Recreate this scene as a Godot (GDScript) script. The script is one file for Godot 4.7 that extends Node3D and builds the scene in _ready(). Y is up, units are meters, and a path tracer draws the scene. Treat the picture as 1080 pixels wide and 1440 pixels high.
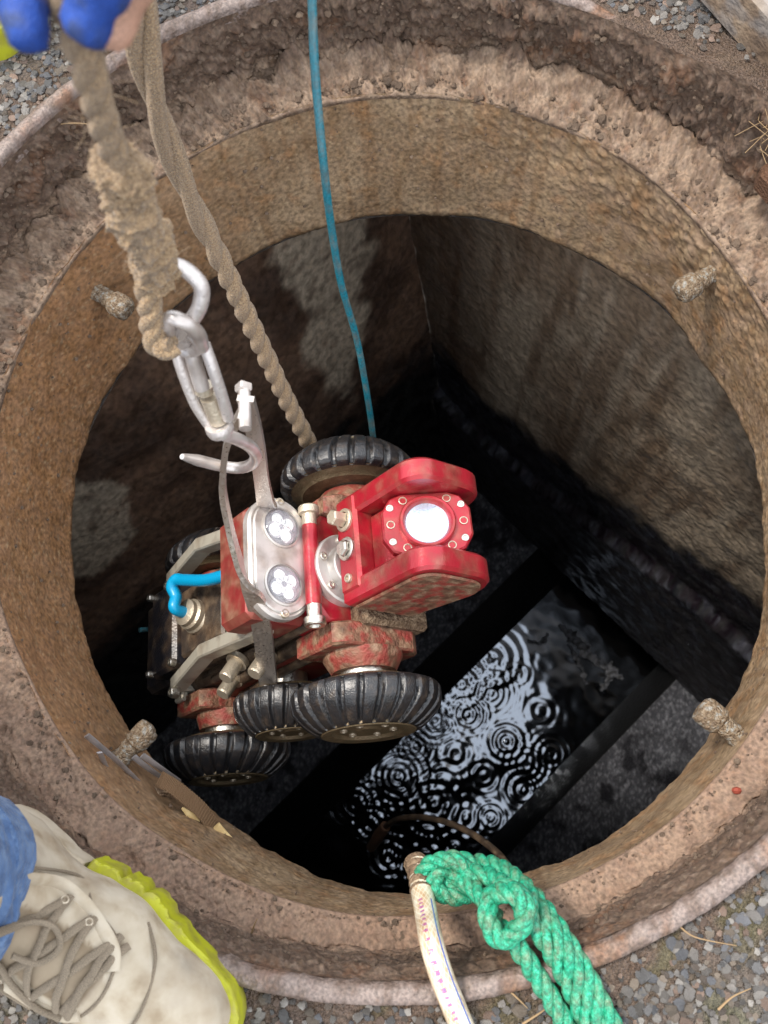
extends Node3D

const FOCAL := 1300.0                      # lens focal length in pixels of a 1080 x 1440 picture
const EYE := Vector3(0.0547, 0.6683, 0.2546)
const RIGHT := Vector3(0.99727802, -0.07130953, -0.01874861)
const UPV := Vector3(0.0, 0.25427694, -0.96713145)
const BACK := Vector3(0.07373303, 0.96449893, 0.25358481)

var M := {}
var rng := RandomNumberGenerator.new()
var used := {}
var neck_top := PackedFloat32Array()
var neck_bot := PackedFloat32Array()


# ------------------------------------------------------------------ places
func V(x: float, y: float, d: float) -> Vector3:      # a point at a measured distance
	return EYE + RIGHT * ((x - 540.0) / FOCAL * d) + UPV * ((720.0 - y) / FOCAL * d) - BACK * d

func G(x: float, y: float, h: float) -> Vector3:      # a point on the level plane at height h
	var d := V(x, y, 1.0) - EYE
	return EYE + d * ((h - EYE.y) / d.y)

func rad(table: PackedFloat32Array, a: float) -> float:
	var n := table.size()
	var t := fposmod(a / TAU, 1.0) * n
	var i := int(t) % n
	var k := t - floorf(t)
	k = k * k * (3.0 - 2.0 * k)
	return lerpf(table[i], table[(i + 1) % n], k)

func lin(r: float, g: float, b: float) -> Color:
	return Color(r / 255.0, g / 255.0, b / 255.0).srgb_to_linear()


# ------------------------------------------------------------------ mesh building
class Soup:
	var v := PackedVector3Array()
	var uv := PackedVector2Array()
	var col := PackedColorArray()
	var tint := Color.WHITE

	func tri(a: Vector3, b: Vector3, c: Vector3, ua := Vector2.ZERO, ub := Vector2.ZERO, uc := Vector2.ZERO) -> void:
		v.append(a); v.append(b); v.append(c)
		uv.append(ua); uv.append(ub); uv.append(uc)
		col.append(tint); col.append(tint); col.append(tint)

	func quad(a: Vector3, b: Vector3, c: Vector3, d: Vector3, ua := Vector2.ZERO, ub := Vector2.ZERO, uc := Vector2.ZERO, ud := Vector2.ZERO) -> void:
		tri(a, b, c, ua, ub, uc)
		tri(a, c, d, ua, uc, ud)

	# counter-clockwise triangles in; normals smooth below the given angle
	func mesh(angle := 40.0) -> ArrayMesh:
		var n := v.size()
		var fn := PackedVector3Array(); fn.resize(n / 3)
		var at := {}
		var faces := []
		var id := PackedInt32Array(); id.resize(n)
		for i in n:
			var key := Vector3i((v[i] * 50000.0).round())
			if not at.has(key):
				at[key] = faces.size()
				faces.append(PackedInt32Array())
			id[i] = at[key]
			faces[id[i]].append(i / 3)
		for f in n / 3:
			fn[f] = (v[f * 3 + 1] - v[f * 3]).cross(v[f * 3 + 2] - v[f * 3])
		var unit := PackedVector3Array(); unit.resize(n / 3)
		for f in n / 3:
			unit[f] = fn[f].normalized()
		var lim := cos(deg_to_rad(angle))
		var nv := PackedVector3Array(); nv.resize(n)
		var pv := PackedVector3Array(); pv.resize(n)
		var pu := PackedVector2Array(); pu.resize(n)
		var pc := PackedColorArray(); pc.resize(n)
		for i in n:
			var f := i / 3
			var s := Vector3.ZERO
			for g in faces[id[i]]:
				if unit[g].dot(unit[f]) >= lim:
					s += fn[g]
			var j: int = f * 3 + [0, 2, 1][i % 3]
			nv[j] = s.normalized(); pv[j] = v[i]; pu[j] = uv[i]; pc[j] = col[i]
		var arr := []
		arr.resize(Mesh.ARRAY_MAX)
		arr[Mesh.ARRAY_VERTEX] = pv; arr[Mesh.ARRAY_NORMAL] = nv; arr[Mesh.ARRAY_TEX_UV] = pu; arr[Mesh.ARRAY_COLOR] = pc
		var m := ArrayMesh.new()
		m.add_surface_from_arrays(Mesh.PRIMITIVE_TRIANGLES, arr)
		return m


func box(s: Soup, c: Vector3, size: Vector3, b := 0.001, t := Transform3D()) -> void:
	var h := size * 0.5
	b = minf(b, minf(h.x, minf(h.y, h.z)) * 0.9)
	var p := func(sx, sy, sz, k): # k = axis whose face the corner vertex lies on
		var q := Vector3(sx * (h.x - (0.0 if k == 0 else b)), sy * (h.y - (0.0 if k == 1 else b)), sz * (h.z - (0.0 if k == 2 else b)))
		return t * (c + q)
	for k in 3:
		for sg in [-1, 1]:
			var q := []
			for e in [[-1, -1], [1, -1], [1, 1], [-1, 1]]:
				var w := [0, 0, 0]
				w[k] = sg; w[(k + 1) % 3] = e[0]; w[(k + 2) % 3] = e[1]
				q.append(p.call(w[0], w[1], w[2], k))
			if sg > 0: s.quad(q[0], q[1], q[2], q[3])
			else: s.quad(q[3], q[2], q[1], q[0])
	for k in 3: # edges along axis k
		var k1 := (k + 1) % 3
		var k2 := (k + 2) % 3
		for e in [[-1, -1], [1, -1], [1, 1], [-1, 1]]:
			var w0 := [0, 0, 0]; var w1 := [0, 0, 0]
			w0[k] = -1; w1[k] = 1
			w0[k1] = e[0]; w1[k1] = e[0]; w0[k2] = e[1]; w1[k2] = e[1]
			var a = p.call(w0[0], w0[1], w0[2], k1); var bb = p.call(w1[0], w1[1], w1[2], k1)
			var cc = p.call(w1[0], w1[1], w1[2], k2); var d = p.call(w0[0], w0[1], w0[2], k2)
			if e[0] * e[1] > 0: s.quad(a, d, cc, bb)
			else: s.quad(a, bb, cc, d)
	for sx in [-1, 1]:
		for sy in [-1, 1]:
			for sz in [-1, 1]:
				var a = p.call(sx, sy, sz, 0); var bb = p.call(sx, sy, sz, 1); var cc = p.call(sx, sy, sz, 2)
				if sx * sy * sz > 0: s.tri(a, bb, cc)
				else: s.tri(a, cc, bb)


# an outline (counter-clockwise, x y) raised along z from z0 to z1 with chamfered rims
func prism(s: Soup, o: PackedVector2Array, z0: float, z1: float, b := 0.001, t := Transform3D()) -> void:
	if Geometry2D.is_polygon_clockwise(o):
		o.reverse()
	var n := o.size()
	var inner := PackedVector2Array()
	for i in n:
		var e0 := (o[i] - o[(i + n - 1) % n]).normalized()
		var e1 := (o[(i + 1) % n] - o[i]).normalized()
		var m := (Vector2(-e0.y, e0.x) + Vector2(-e1.y, e1.x))
		m = m / maxf(0.5, m.length_squared() * 0.5)
		inner.append(o[i] + m * b)
	var rings := [[inner, z0], [o, z0 + b], [o, z1 - b], [inner, z1]]
	for r in 3:
		for i in n:
			var j := (i + 1) % n
			var a: Vector2 = rings[r][0][i]; var bb: Vector2 = rings[r][0][j]
			var c: Vector2 = rings[r + 1][0][j]; var d: Vector2 = rings[r + 1][0][i]
			s.quad(t * Vector3(a.x, a.y, rings[r][1]), t * Vector3(bb.x, bb.y, rings[r][1]), t * Vector3(c.x, c.y, rings[r + 1][1]), t * Vector3(d.x, d.y, rings[r + 1][1]))
	var ix := Geometry2D.triangulate_polygon(inner)
	if ix.is_empty():      # too crinkled to triangulate: a fan from its middle
		var mid := Vector2.ZERO
		for q in inner: mid += q / n
		for i in n:
			var a := inner[i]; var bb := inner[(i + 1) % n]
			s.tri(t * Vector3(mid.x, mid.y, z1), t * Vector3(a.x, a.y, z1), t * Vector3(bb.x, bb.y, z1))
			s.tri(t * Vector3(mid.x, mid.y, z0), t * Vector3(bb.x, bb.y, z0), t * Vector3(a.x, a.y, z0))
	for i in range(0, ix.size(), 3):
		var a := inner[ix[i]]; var bb := inner[ix[i + 1]]; var c := inner[ix[i + 2]]
		if (bb - a).cross(c - a) < 0.0:
			var k := bb; bb = c; c = k
		s.tri(t * Vector3(a.x, a.y, z1), t * Vector3(bb.x, bb.y, z1), t * Vector3(c.x, c.y, z1))
		s.tri(t * Vector3(a.x, a.y, z0), t * Vector3(c.x, c.y, z0), t * Vector3(bb.x, bb.y, z0))


# a profile of (radius, z) pairs turned round z
func lathe(s: Soup, prof: Array, sides: int, t := Transform3D()) -> void:
	for k in prof.size() - 1:
		var p: Vector2 = prof[k]; var q: Vector2 = prof[k + 1]
		for i in sides:
			var a := TAU * i / sides; var b := TAU * (i + 1) / sides
			var p0 := t * Vector3(cos(a) * p.x, sin(a) * p.x, p.y); var p1 := t * Vector3(cos(b) * p.x, sin(b) * p.x, p.y)
			var q0 := t * Vector3(cos(a) * q.x, sin(a) * q.x, q.y); var q1 := t * Vector3(cos(b) * q.x, sin(b) * q.x, q.y)
			if q.x < 1e-6: s.tri(p0, p1, q0)
			elif p.x < 1e-6: s.tri(p0, q1, q0)
			else: s.quad(p0, p1, q1, q0)


func smooth(pts: Array, per := 8) -> PackedVector3Array:   # Catmull-Rom through the points
	var out := PackedVector3Array()
	var n := pts.size()
	for i in n - 1:
		var a: Vector3 = pts[maxi(i - 1, 0)]; var b: Vector3 = pts[i]; var c: Vector3 = pts[i + 1]; var d: Vector3 = pts[mini(i + 2, n - 1)]
		for k in per:
			out.append(b.cubic_interpolate(c, a, d, float(k) / per))
	out.append(pts[n - 1])
	return out


func frames(p: PackedVector3Array) -> Array:
	var out := []
	var x := Vector3.ZERO
	for i in p.size():
		var t := (p[mini(i + 1, p.size() - 1)] - p[maxi(i - 1, 0)]).normalized()
		if i == 0:
			x = t.cross(Vector3.UP if absf(t.y) < 0.9 else Vector3.RIGHT).normalized()
		x = (x - t * x.dot(t)).normalized()
		out.append(Basis(x, t.cross(x), t))
	return out


# r: float, or Callable(share 0..1, angle) -> radius ; caps closed
func tube(s: Soup, p: PackedVector3Array, r, sides := 10, flat := Vector2.ONE, twist := 0.0) -> void:
	var fr := frames(p)
	var length := 0.0
	var rings := []
	var along := PackedFloat32Array()
	for i in p.size():
		if i > 0: length += p[i].distance_to(p[i - 1])
		along.append(length)
		var ring := PackedVector3Array()
		for k in sides:
			var a := TAU * k / sides
			var rr: float = r.call(float(i) / (p.size() - 1), a) if r is Callable else r
			var ca := cos(a) * rr * flat.x; var sa := sin(a) * rr * flat.y
			var w := twist * float(i) / (p.size() - 1)
			ring.append(p[i] + fr[i].x * (ca * cos(w) - sa * sin(w)) + fr[i].y * (ca * sin(w) + sa * cos(w)))
		rings.append(ring)
	for i in p.size() - 1:
		for k in sides:
			var j := (k + 1) % sides
			var u0 := Vector2(float(k) / sides, along[i]); var u1 := Vector2(float(k + 1) / sides, along[i])
			var u2 := Vector2(float(k + 1) / sides, along[i + 1]); var u3 := Vector2(float(k) / sides, along[i + 1])
			s.quad(rings[i][k], rings[i][j], rings[i + 1][j], rings[i + 1][k], u0, u1, u2, u3)
	for e in [0, p.size() - 1]:
		for k in sides:
			var j := (k + 1) % sides
			if e == 0: s.tri(p[0], rings[0][j], rings[0][k])
			else: s.tri(p[e], rings[e][k], rings[e][j])


# strands laid round a path; pitch: metres per turn, or Callable(share)
func laid(s: Soup, p: PackedVector3Array, strands: int, off, r, pitch, sides := 7, phase := 0.0, fuzz := 0.0) -> void:
	var fr := frames(p)
	for q in strands:
		var path := PackedVector3Array()
		var a := TAU * q / strands + phase
		for i in p.size():
			var sh := float(i) / (p.size() - 1)
			if i > 0:
				a += TAU * p[i].distance_to(p[i - 1]) / (pitch.call(sh) if pitch is Callable else pitch)
			var o: float = off.call(sh) if off is Callable else off
			var jig := Vector3(rng.randf_range(-fuzz, fuzz), rng.randf_range(-fuzz, fuzz), rng.randf_range(-fuzz, fuzz))
			path.append(p[i] + (fr[i].x * cos(a) + fr[i].y * sin(a)) * o + jig)
		tube(s, path, r, sides)


# a lattice of points as one smooth surface; counter-clockwise in (i, j)
func lattice(nu: int, nv: int, f: Callable, tint = null, closed := false) -> ArrayMesh:
	var pv := PackedVector3Array(); var pc := PackedColorArray(); var pu := PackedVector2Array()
	for j in nv + 1:
		for i in nu + 1:
			var u := float(i % nu if closed else i) / nu
			var q: Vector3 = f.call(u, float(j) / nv)
			pv.append(q)
			pu.append(Vector2(float(i) / nu, float(j) / nv))
			pc.append(tint.call(u, float(j) / nv, q) if tint is Callable else Color.WHITE)
	var ix := PackedInt32Array()
	for j in nv:
		for i in nu:
			var a := j * (nu + 1) + i
			var b := a + 1; var c := a + nu + 2; var d := a + nu + 1
			ix.append_array(PackedInt32Array([a, c, b, a, d, c]))
	return from_index(pv, ix, pc, pu)


func from_index(pv: PackedVector3Array, ix: PackedInt32Array, pc: PackedColorArray, pu = null) -> ArrayMesh:
	var arr := []
	arr.resize(Mesh.ARRAY_MAX)
	arr[Mesh.ARRAY_VERTEX] = pv; arr[Mesh.ARRAY_COLOR] = pc; arr[Mesh.ARRAY_INDEX] = ix
	if pu != null: arr[Mesh.ARRAY_TEX_UV] = pu
	var m := ArrayMesh.new()
	m.add_surface_from_arrays(Mesh.PRIMITIVE_TRIANGLES, arr)
	var st := SurfaceTool.new()
	st.create_from(m, 0)
	st.generate_normals()
	st.index()
	return st.commit()


# surface nets of a signed distance field
func nets(lo: Vector3, hi: Vector3, cell: float, sdf: Callable, tint: Callable) -> ArrayMesh:
	var nx := int((hi.x - lo.x) / cell) + 1
	var ny := int((hi.y - lo.y) / cell) + 1
	var nz := int((hi.z - lo.z) / cell) + 1
	var val := PackedFloat32Array(); val.resize(nx * ny * nz)
	for z in nz:
		for y in ny:
			for x in nx:
				val[(z * ny + y) * nx + x] = sdf.call(lo + Vector3(x, y, z) * cell)
	var idx := PackedInt32Array(); idx.resize(nx * ny * nz); idx.fill(-1)
	var pv := PackedVector3Array(); var pc := PackedColorArray(); var ix := PackedInt32Array()
	var cor := [0, 1, nx, nx + 1, nx * ny, nx * ny + 1, nx * ny + nx, nx * ny + nx + 1]
	var cp := [Vector3(0, 0, 0), Vector3(1, 0, 0), Vector3(0, 1, 0), Vector3(1, 1, 0), Vector3(0, 0, 1), Vector3(1, 0, 1), Vector3(0, 1, 1), Vector3(1, 1, 1)]
	var ed := [[0, 1], [0, 2], [0, 4], [1, 3], [1, 5], [2, 3], [2, 6], [3, 7], [4, 5], [4, 6], [5, 7], [6, 7]]
	for z in nz - 1:
		for y in ny - 1:
			for x in nx - 1:
				var o := (z * ny + y) * nx + x
				var inside := 0
				for k in 8:
					if val[o + cor[k]] < 0.0: inside += 1
				if inside == 0 or inside == 8: continue
				var s := Vector3.ZERO
				var c := 0
				for e in ed:
					var a := val[o + cor[e[0]]]; var b := val[o + cor[e[1]]]
					if (a < 0.0) != (b < 0.0):
						s += cp[e[0]].lerp(cp[e[1]], a / (a - b)); c += 1
				idx[o] = pv.size()
				var q := lo + (Vector3(x, y, z) + s / c) * cell
				pv.append(q)
				pc.append(tint.call(q))
	var step := [1, nx, nx * ny]
	for z in range(1, nz - 1):
		for y in range(1, ny - 1):
			for x in range(1, nx - 1):
				var o := (z * ny + y) * nx + x
				for k in 3:
					var a := val[o] < 0.0
					if a == (val[o + step[k]] < 0.0): continue
					var u: int = step[(k + 1) % 3]; var w: int = step[(k + 2) % 3]
					var q0 := idx[o - u - w]; var q1 := idx[o - w]; var q2 := idx[o]; var q3 := idx[o - u]
					if mini(mini(q0, q1), mini(q2, q3)) < 0: continue
					if a: ix.append_array(PackedInt32Array([q0, q2, q1, q0, q3, q2]))
					else: ix.append_array(PackedInt32Array([q0, q1, q2, q0, q2, q3]))
	return from_index(pv, ix, pc)


func cap_sd(p: Vector3, a: Vector3, b: Vector3, ra: float, rb: float) -> float:
	var ab := b - a
	var h := clampf((p - a).dot(ab) / ab.length_squared(), 0.0, 1.0)
	return p.distance_to(a + ab * h) - lerpf(ra, rb, h)

func smin(a: float, b: float, k: float) -> float:
	var h := maxf(k - absf(a - b), 0.0) / k
	return minf(a, b) - h * h * k * 0.25


# ------------------------------------------------------------------ naming
func numbered(called: String) -> String:
	used[called] = used.get(called, -1) + 1
	return called if used[called] == 0 else "%s_%03d" % [called, used[called]]

func tag(o: Node, label: String, category: String, group := "") -> Node:
	o.set_meta("label", label); o.set_meta("category", category)
	if group: o.set_meta("group", group)
	return o

func thing(called: String, label: String, category: String, at := Transform3D(), group := "") -> Node3D:
	var o := Node3D.new()
	o.name = numbered(called)
	o.transform = at
	add_child(o)
	tag(o, label, category, group)
	return o

func put(called: String, mesh: Mesh, m: Material, parent: Node = null, at := Transform3D()) -> MeshInstance3D:
	var o := MeshInstance3D.new()
	o.mesh = mesh
	o.material_override = m
	o.transform = at
	if parent == null:
		o.name = numbered(called)
		add_child(o)
	else:
		var n := called
		var k := 0
		while parent.has_node(n):
			k += 1
			n = "%s_%03d" % [called, k]
		o.name = n
		parent.add_child(o)
	return o

func struct(called: String, mesh: Mesh, m: Material) -> MeshInstance3D:
	var o := put(called, mesh, m)
	o.set_meta("kind", "structure")
	return o


# ------------------------------------------------------------------ materials
func noise(freq: float, sd: int, oct := 4, type := FastNoiseLite.TYPE_SIMPLEX_SMOOTH) -> FastNoiseLite:
	var n := FastNoiseLite.new()
	n.noise_type = type; n.seed = sd; n.frequency = freq
	n.fractal_type = FastNoiseLite.FRACTAL_FBM; n.fractal_octaves = oct
	return n

func ramp(stops: Array) -> Gradient:
	var g := Gradient.new()
	var o := PackedFloat32Array(); var c := PackedColorArray()
	for s in stops:
		o.append(s[0]); c.append(s[1])
	g.offsets = o; g.colors = c
	return g

func tex(n: FastNoiseLite, stops = null, size := 512) -> NoiseTexture2D:
	var t := NoiseTexture2D.new()
	t.width = size; t.height = size; t.seamless = true; t.noise = n
	if stops != null: t.color_ramp = ramp(stops)
	return t

func grey(v: float) -> Color:
	return Color(v, v, v)

func mat(c: Color, rough := 0.6, metal := 0.0, tex_c: Texture2D = null, scale := 1.0, bump: Texture2D = null, bump_cm := 0.1, vcol := false, world := false) -> StandardMaterial3D:
	var m := StandardMaterial3D.new()
	m.albedo_color = c
	m.roughness = rough
	m.metallic = metal
	m.vertex_color_use_as_albedo = vcol
	m.cull_mode = BaseMaterial3D.CULL_DISABLED
	if tex_c or bump:
		m.uv1_triplanar = true
		m.uv1_world_triplanar = world
		m.uv1_triplanar_sharpness = 4.0
		m.uv1_scale = Vector3.ONE * scale
	if tex_c: m.albedo_texture = tex_c
	if bump:
		m.heightmap_enabled = true
		m.heightmap_texture = bump
		m.heightmap_scale = bump_cm
	return m

func rough_map(m: StandardMaterial3D, t: Texture2D) -> StandardMaterial3D:
	m.roughness_texture = t
	m.roughness_texture_channel = BaseMaterial3D.TEXTURE_CHANNEL_RED
	return m

func soil(m: StandardMaterial3D, dirt: Texture2D, mask: Texture2D) -> StandardMaterial3D:
	m.detail_enabled = true
	m.detail_blend_mode = BaseMaterial3D.BLEND_MODE_MIX
	m.detail_albedo = dirt
	m.detail_mask = mask
	if not m.uv1_triplanar:
		m.uv1_triplanar = true
		m.uv1_triplanar_sharpness = 4.0
		m.uv1_scale = Vector3.ONE * 9.0
	return m


func make_materials() -> void:
	var grain := tex(noise(0.030, 11, 3), [[0.0, grey(0.66)], [0.35, grey(0.84)], [0.55, grey(0.92)], [0.72, grey(1.0)], [1.0, Color(1.0, 0.97, 0.92)]], 1024)
	var grain_b := tex(noise(0.035, 12, 3), null, 1024)
	var lump_b := tex(noise(0.016, 13, 4), null, 1024)
	var cell := noise(0.06, 14, 3, FastNoiseLite.TYPE_CELLULAR)
	var cell_b := tex(cell, null, 1024)
	var fine_b := tex(noise(0.07, 15, 2), null, 512)
	var wet := tex(noise(0.02, 16, 4), [[0.0, grey(0.32)], [0.4, grey(0.5)], [0.7, grey(0.85)], [1.0, grey(0.95)]], 512)
	var mud_c := tex(noise(0.012, 17, 7), [[0.0, Color8(74, 56, 42)], [0.45, Color8(112, 90, 68)], [0.7, Color8(136, 114, 90)], [1.0, Color8(160, 140, 118)]], 512)
	var mask_some := tex(noise(0.0075, 18, 7), [[0.0, grey(0.12)], [0.35, grey(0.25)], [0.7, grey(0.55)], [1.0, grey(0.75)]], 512)
	var mask_more := tex(noise(0.0075, 19, 7), [[0.0, grey(0.3)], [0.32, grey(0.5)], [0.5, grey(0.85)], [1.0, grey(1)]], 512)
	var mask_few := tex(noise(0.0075, 20, 7), [[0.0, grey(0.02)], [0.4, grey(0.08)], [0.62, grey(0.3)], [0.8, grey(0.45)], [1.0, grey(0.6)]], 512)
	var scuff := tex(noise(0.04, 21, 5), [[0.0, grey(0.22)], [0.5, grey(0.34)], [1.0, grey(0.6)]], 512)

	M.shaft = mat(Color.WHITE, 1.0, 0.0, grain, 5.0, grain_b, 0.045, true, true)
	rough_map(M.shaft, wet)
	M.crust = mat(Color.WHITE, 0.85, 0.0, grain, 7.0, lump_b, 0.14, true, true)
	M.rim = mat(Color.WHITE, 0.55, 0.0, grain, 9.0, lump_b, 0.12, true, true)
	M.ground = mat(Color.WHITE, 0.7, 0.0, grain, 8.0, cell_b, 0.4, true, true)
	rough_map(M.ground, wet)
	M.stone = mat(Color.WHITE, 0.25, 0.0, grain, 22.0, fine_b, 0.05, true, false)
	M.clod = mat(Color.WHITE, 0.85, 0.0, grain, 25.0, fine_b, 0.1, true, false)
	M.wall = mat(Color.WHITE, 1.0, 0.0, grain, 2.2, grain_b, 0.12, true, true)
	rough_map(M.wall, wet)
	M.wall.uv1_triplanar = false
	M.wall.uv1_scale = Vector3(3, 2.6, 1)
	M.bench = mat(Color.WHITE, 0.24, 0.45, grain, 8.0, cell_b, 0.6, true, true)
	M.channel = mat(Color(0.06, 0.06, 0.065), 0.45, 0.0, grain, 3.0, grain_b, 0.15, false, true)
	M.slab = mat(Color(0.32, 0.29, 0.27), 0.8, 0.0, grain, 3.0, grain_b, 0.2, false, true)
	M.water = mat(Color(0.46, 0.48, 0.51), 0.10, 1.0)
	M.scum = mat(Color(0.42, 0.43, 0.46), 0.5, 0.0, mask_more, 14.0, fine_b, 0.05)

	M.red = soil(mat(Color(0.66, 0.075, 0.165), 0.32, 0.35), mud_c, mask_few)
	M.red.heightmap_enabled = true; M.red.heightmap_texture = fine_b; M.red.heightmap_scale = 0.012
	M.red.clearcoat_enabled = true; M.red.clearcoat = 0.35; M.red.clearcoat_roughness = 0.25
	M.red_dirty = soil(mat(Color(0.52, 0.06, 0.11), 0.5, 0.2), mud_c, mask_some)
	M.red_mud = soil(mat(Color(0.6, 0.08, 0.12), 0.6, 0.1, null, 12.0, lump_b, 0.1), mud_c, mask_more)
	M.silver = rough_map(mat(Color(0.80, 0.78, 0.74), 1.0, 1.0, null, 10.0, fine_b, 0.01), scuff)
	M.steel = rough_map(mat(Color(0.80, 0.77, 0.75), 1.0, 0.6, null, 16.0, lump_b, 0.03), scuff)
	M.chrome = soil(mat(Color(0.84, 0.81, 0.79), 0.34, 0.6), mud_c, mask_few)
	M.brass = mat(Color(0.76, 0.71, 0.63), 0.4, 0.7, null, 12.0, fine_b, 0.03)
	M.plate = soil(mat(Color(0.80, 0.78, 0.76), 0.42, 0.55), mud_c, mask_few)
	M.guard = soil(mat(Color(0.74, 0.72, 0.66), 0.45, 0.4), mud_c, mask_few)
	M.tyre = mat(Color(0.11, 0.115, 0.13), 0.38, 0.0, grain, 14.0, fine_b, 0.04)
	soil(M.tyre, mud_c, tex(noise(0.012, 22, 6), [[0.0, grey(0)], [0.5, grey(0.01)], [0.7, grey(0.08)], [1.0, grey(0.25)]], 512))
	M.tyre.clearcoat_enabled = true; M.tyre.clearcoat = 0.35; M.tyre.clearcoat_roughness = 0.3
	M.cap = soil(mat(Color(0.42, 0.38, 0.29), 0.5, 0.5, null, 14.0, fine_b, 0.04), mud_c, mask_some)
	M.black = soil(mat(Color(0.13, 0.14, 0.17), 0.32, 0.1, null, 8.0, fine_b, 0.04), mud_c, mask_few)
	M.black_mud = soil(mat(Color(0.16, 0.15, 0.15), 0.5, 0.1, null, 8.0, lump_b, 0.08), mud_c, mask_some)
	M.strap = rough_map(mat(Color(0.84, 0.81, 0.78), 1.0, 0.92, null, 14.0, fine_b, 0.008), scuff)
	M.glass = mat(Color(0.9, 0.95, 1.0, 0.06), 0.03)
	M.glass.transparency = BaseMaterial3D.TRANSPARENCY_ALPHA
	M.reflector = mat(Color(0.94, 0.92, 0.94), 0.2, 0.6, null, 40.0, cell_b, 0.16)
	M.led = mat(Color(0.95, 0.95, 0.93), 0.3)
	M.lens = rough_map(mat(Color(0.86, 0.93, 0.97), 1.0, 0.85, tex(noise(0.05, 30, 4), [[0.0, Color(0.7, 0.82, 0.86)], [0.5, Color(0.95, 0.97, 1.0)], [1.0, Color(1, 1, 1)]], 256), 30.0), scuff)
	M.cyan = mat(Color(0.02, 0.56, 0.74), 0.35)
	M.teal = soil(mat(Color(0.0, 0.46, 0.53), 0.34, 0.0, grain, 12.0), mud_c, mask_few)

	M.rope = mat(Color.WHITE, 0.95, 0.0, tex(noise(0.06, 31, 4), [[0.0, Color8(96, 74, 52)], [0.45, Color8(146, 120, 90)], [0.75, Color8(176, 150, 116)], [1.0, Color8(202, 180, 146)]], 512), 20.0, fine_b, 0.2, true)
	M.rope.rim_enabled = true; M.rope.rim = 0.4
	M.green = mat(Color.WHITE, 0.42, 0.0, tex(noise(0.03, 32, 5), [[0.0, Color8(0, 92, 70)], [0.45, Color8(6, 140, 104)], [0.75, Color8(30, 172, 134)], [1.0, Color8(110, 196, 166)]], 512), 16.0, fine_b, 0.08)
	soil(M.green, mud_c, mask_few)
	M.mud = mat(Color.WHITE, 0.7, 0.0, mud_c, 14.0, lump_b, 0.35)
	M.rusty_bolt = mat(Color.WHITE, 0.55, 0.0, tex(noise(0.03, 33, 5), [[0.0, Color8(84, 66, 50)], [0.5, Color8(138, 118, 94)], [0.75, Color8(150, 146, 138)], [1.0, Color8(176, 170, 160)]], 256), 22.0, lump_b, 0.25)
	M.straw = mat(Color(0.56, 0.46, 0.33), 0.8)
	M.wood = mat(Color.WHITE, 0.75, 0.0, tex(noise(0.03, 34, 4), [[0.0, Color8(176, 146, 96)], [1.0, Color8(226, 204, 150)]], 256), 12.0)
	M.band = mat(Color(0.46, 0.36, 0.26), 0.55, 0.0, null, 16.0, fine_b, 0.05)
	M.strip = soil(mat(Color(0.72, 0.72, 0.74), 0.3, 0.7), mud_c, mask_few)
	M.suede = mat(Color.WHITE, 0.9, 0.0, tex(noise(0.006, 35, 7), [[0.0, Color8(142, 124, 100)], [0.32, Color8(172, 158, 136)], [0.55, Color8(184, 172, 152)], [1.0, Color8(194, 184, 166)]], 1024), 4.0, fine_b, 0.015, true)
	soil(M.suede, mud_c, tex(noise(0.008, 37, 6), [[0.0, grey(0)], [0.5, grey(0.03)], [0.68, grey(0.22)], [1.0, grey(0.45)]], 512))
	M.lace = mat(Color(0.60, 0.54, 0.46), 0.9, 0.0, grain, 30.0, fine_b, 0.08)
	M.yellow = soil(mat(Color(0.68, 0.69, 0.09), 0.6), mud_c, mask_few)
	var dn := noise(0.02, 36, 4)
	M.denim = mat(Color.WHITE, 0.9, 0.0, tex(dn, [[0.0, Color8(48, 68, 100)], [0.5, Color8(68, 94, 132)], [1.0, Color8(104, 126, 156)]], 512), 6.0, fine_b, 0.08)
	M.denim.rim_enabled = true; M.denim.rim = 0.3
	M.glove = mat(Color.WHITE, 0.6, 0.0, grain, 25.0, fine_b, 0.05, true)
	M.rustlug = mat(Color(0.40, 0.27, 0.18), 0.8, 0.0, grain, 20.0, lump_b, 0.2)


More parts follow.
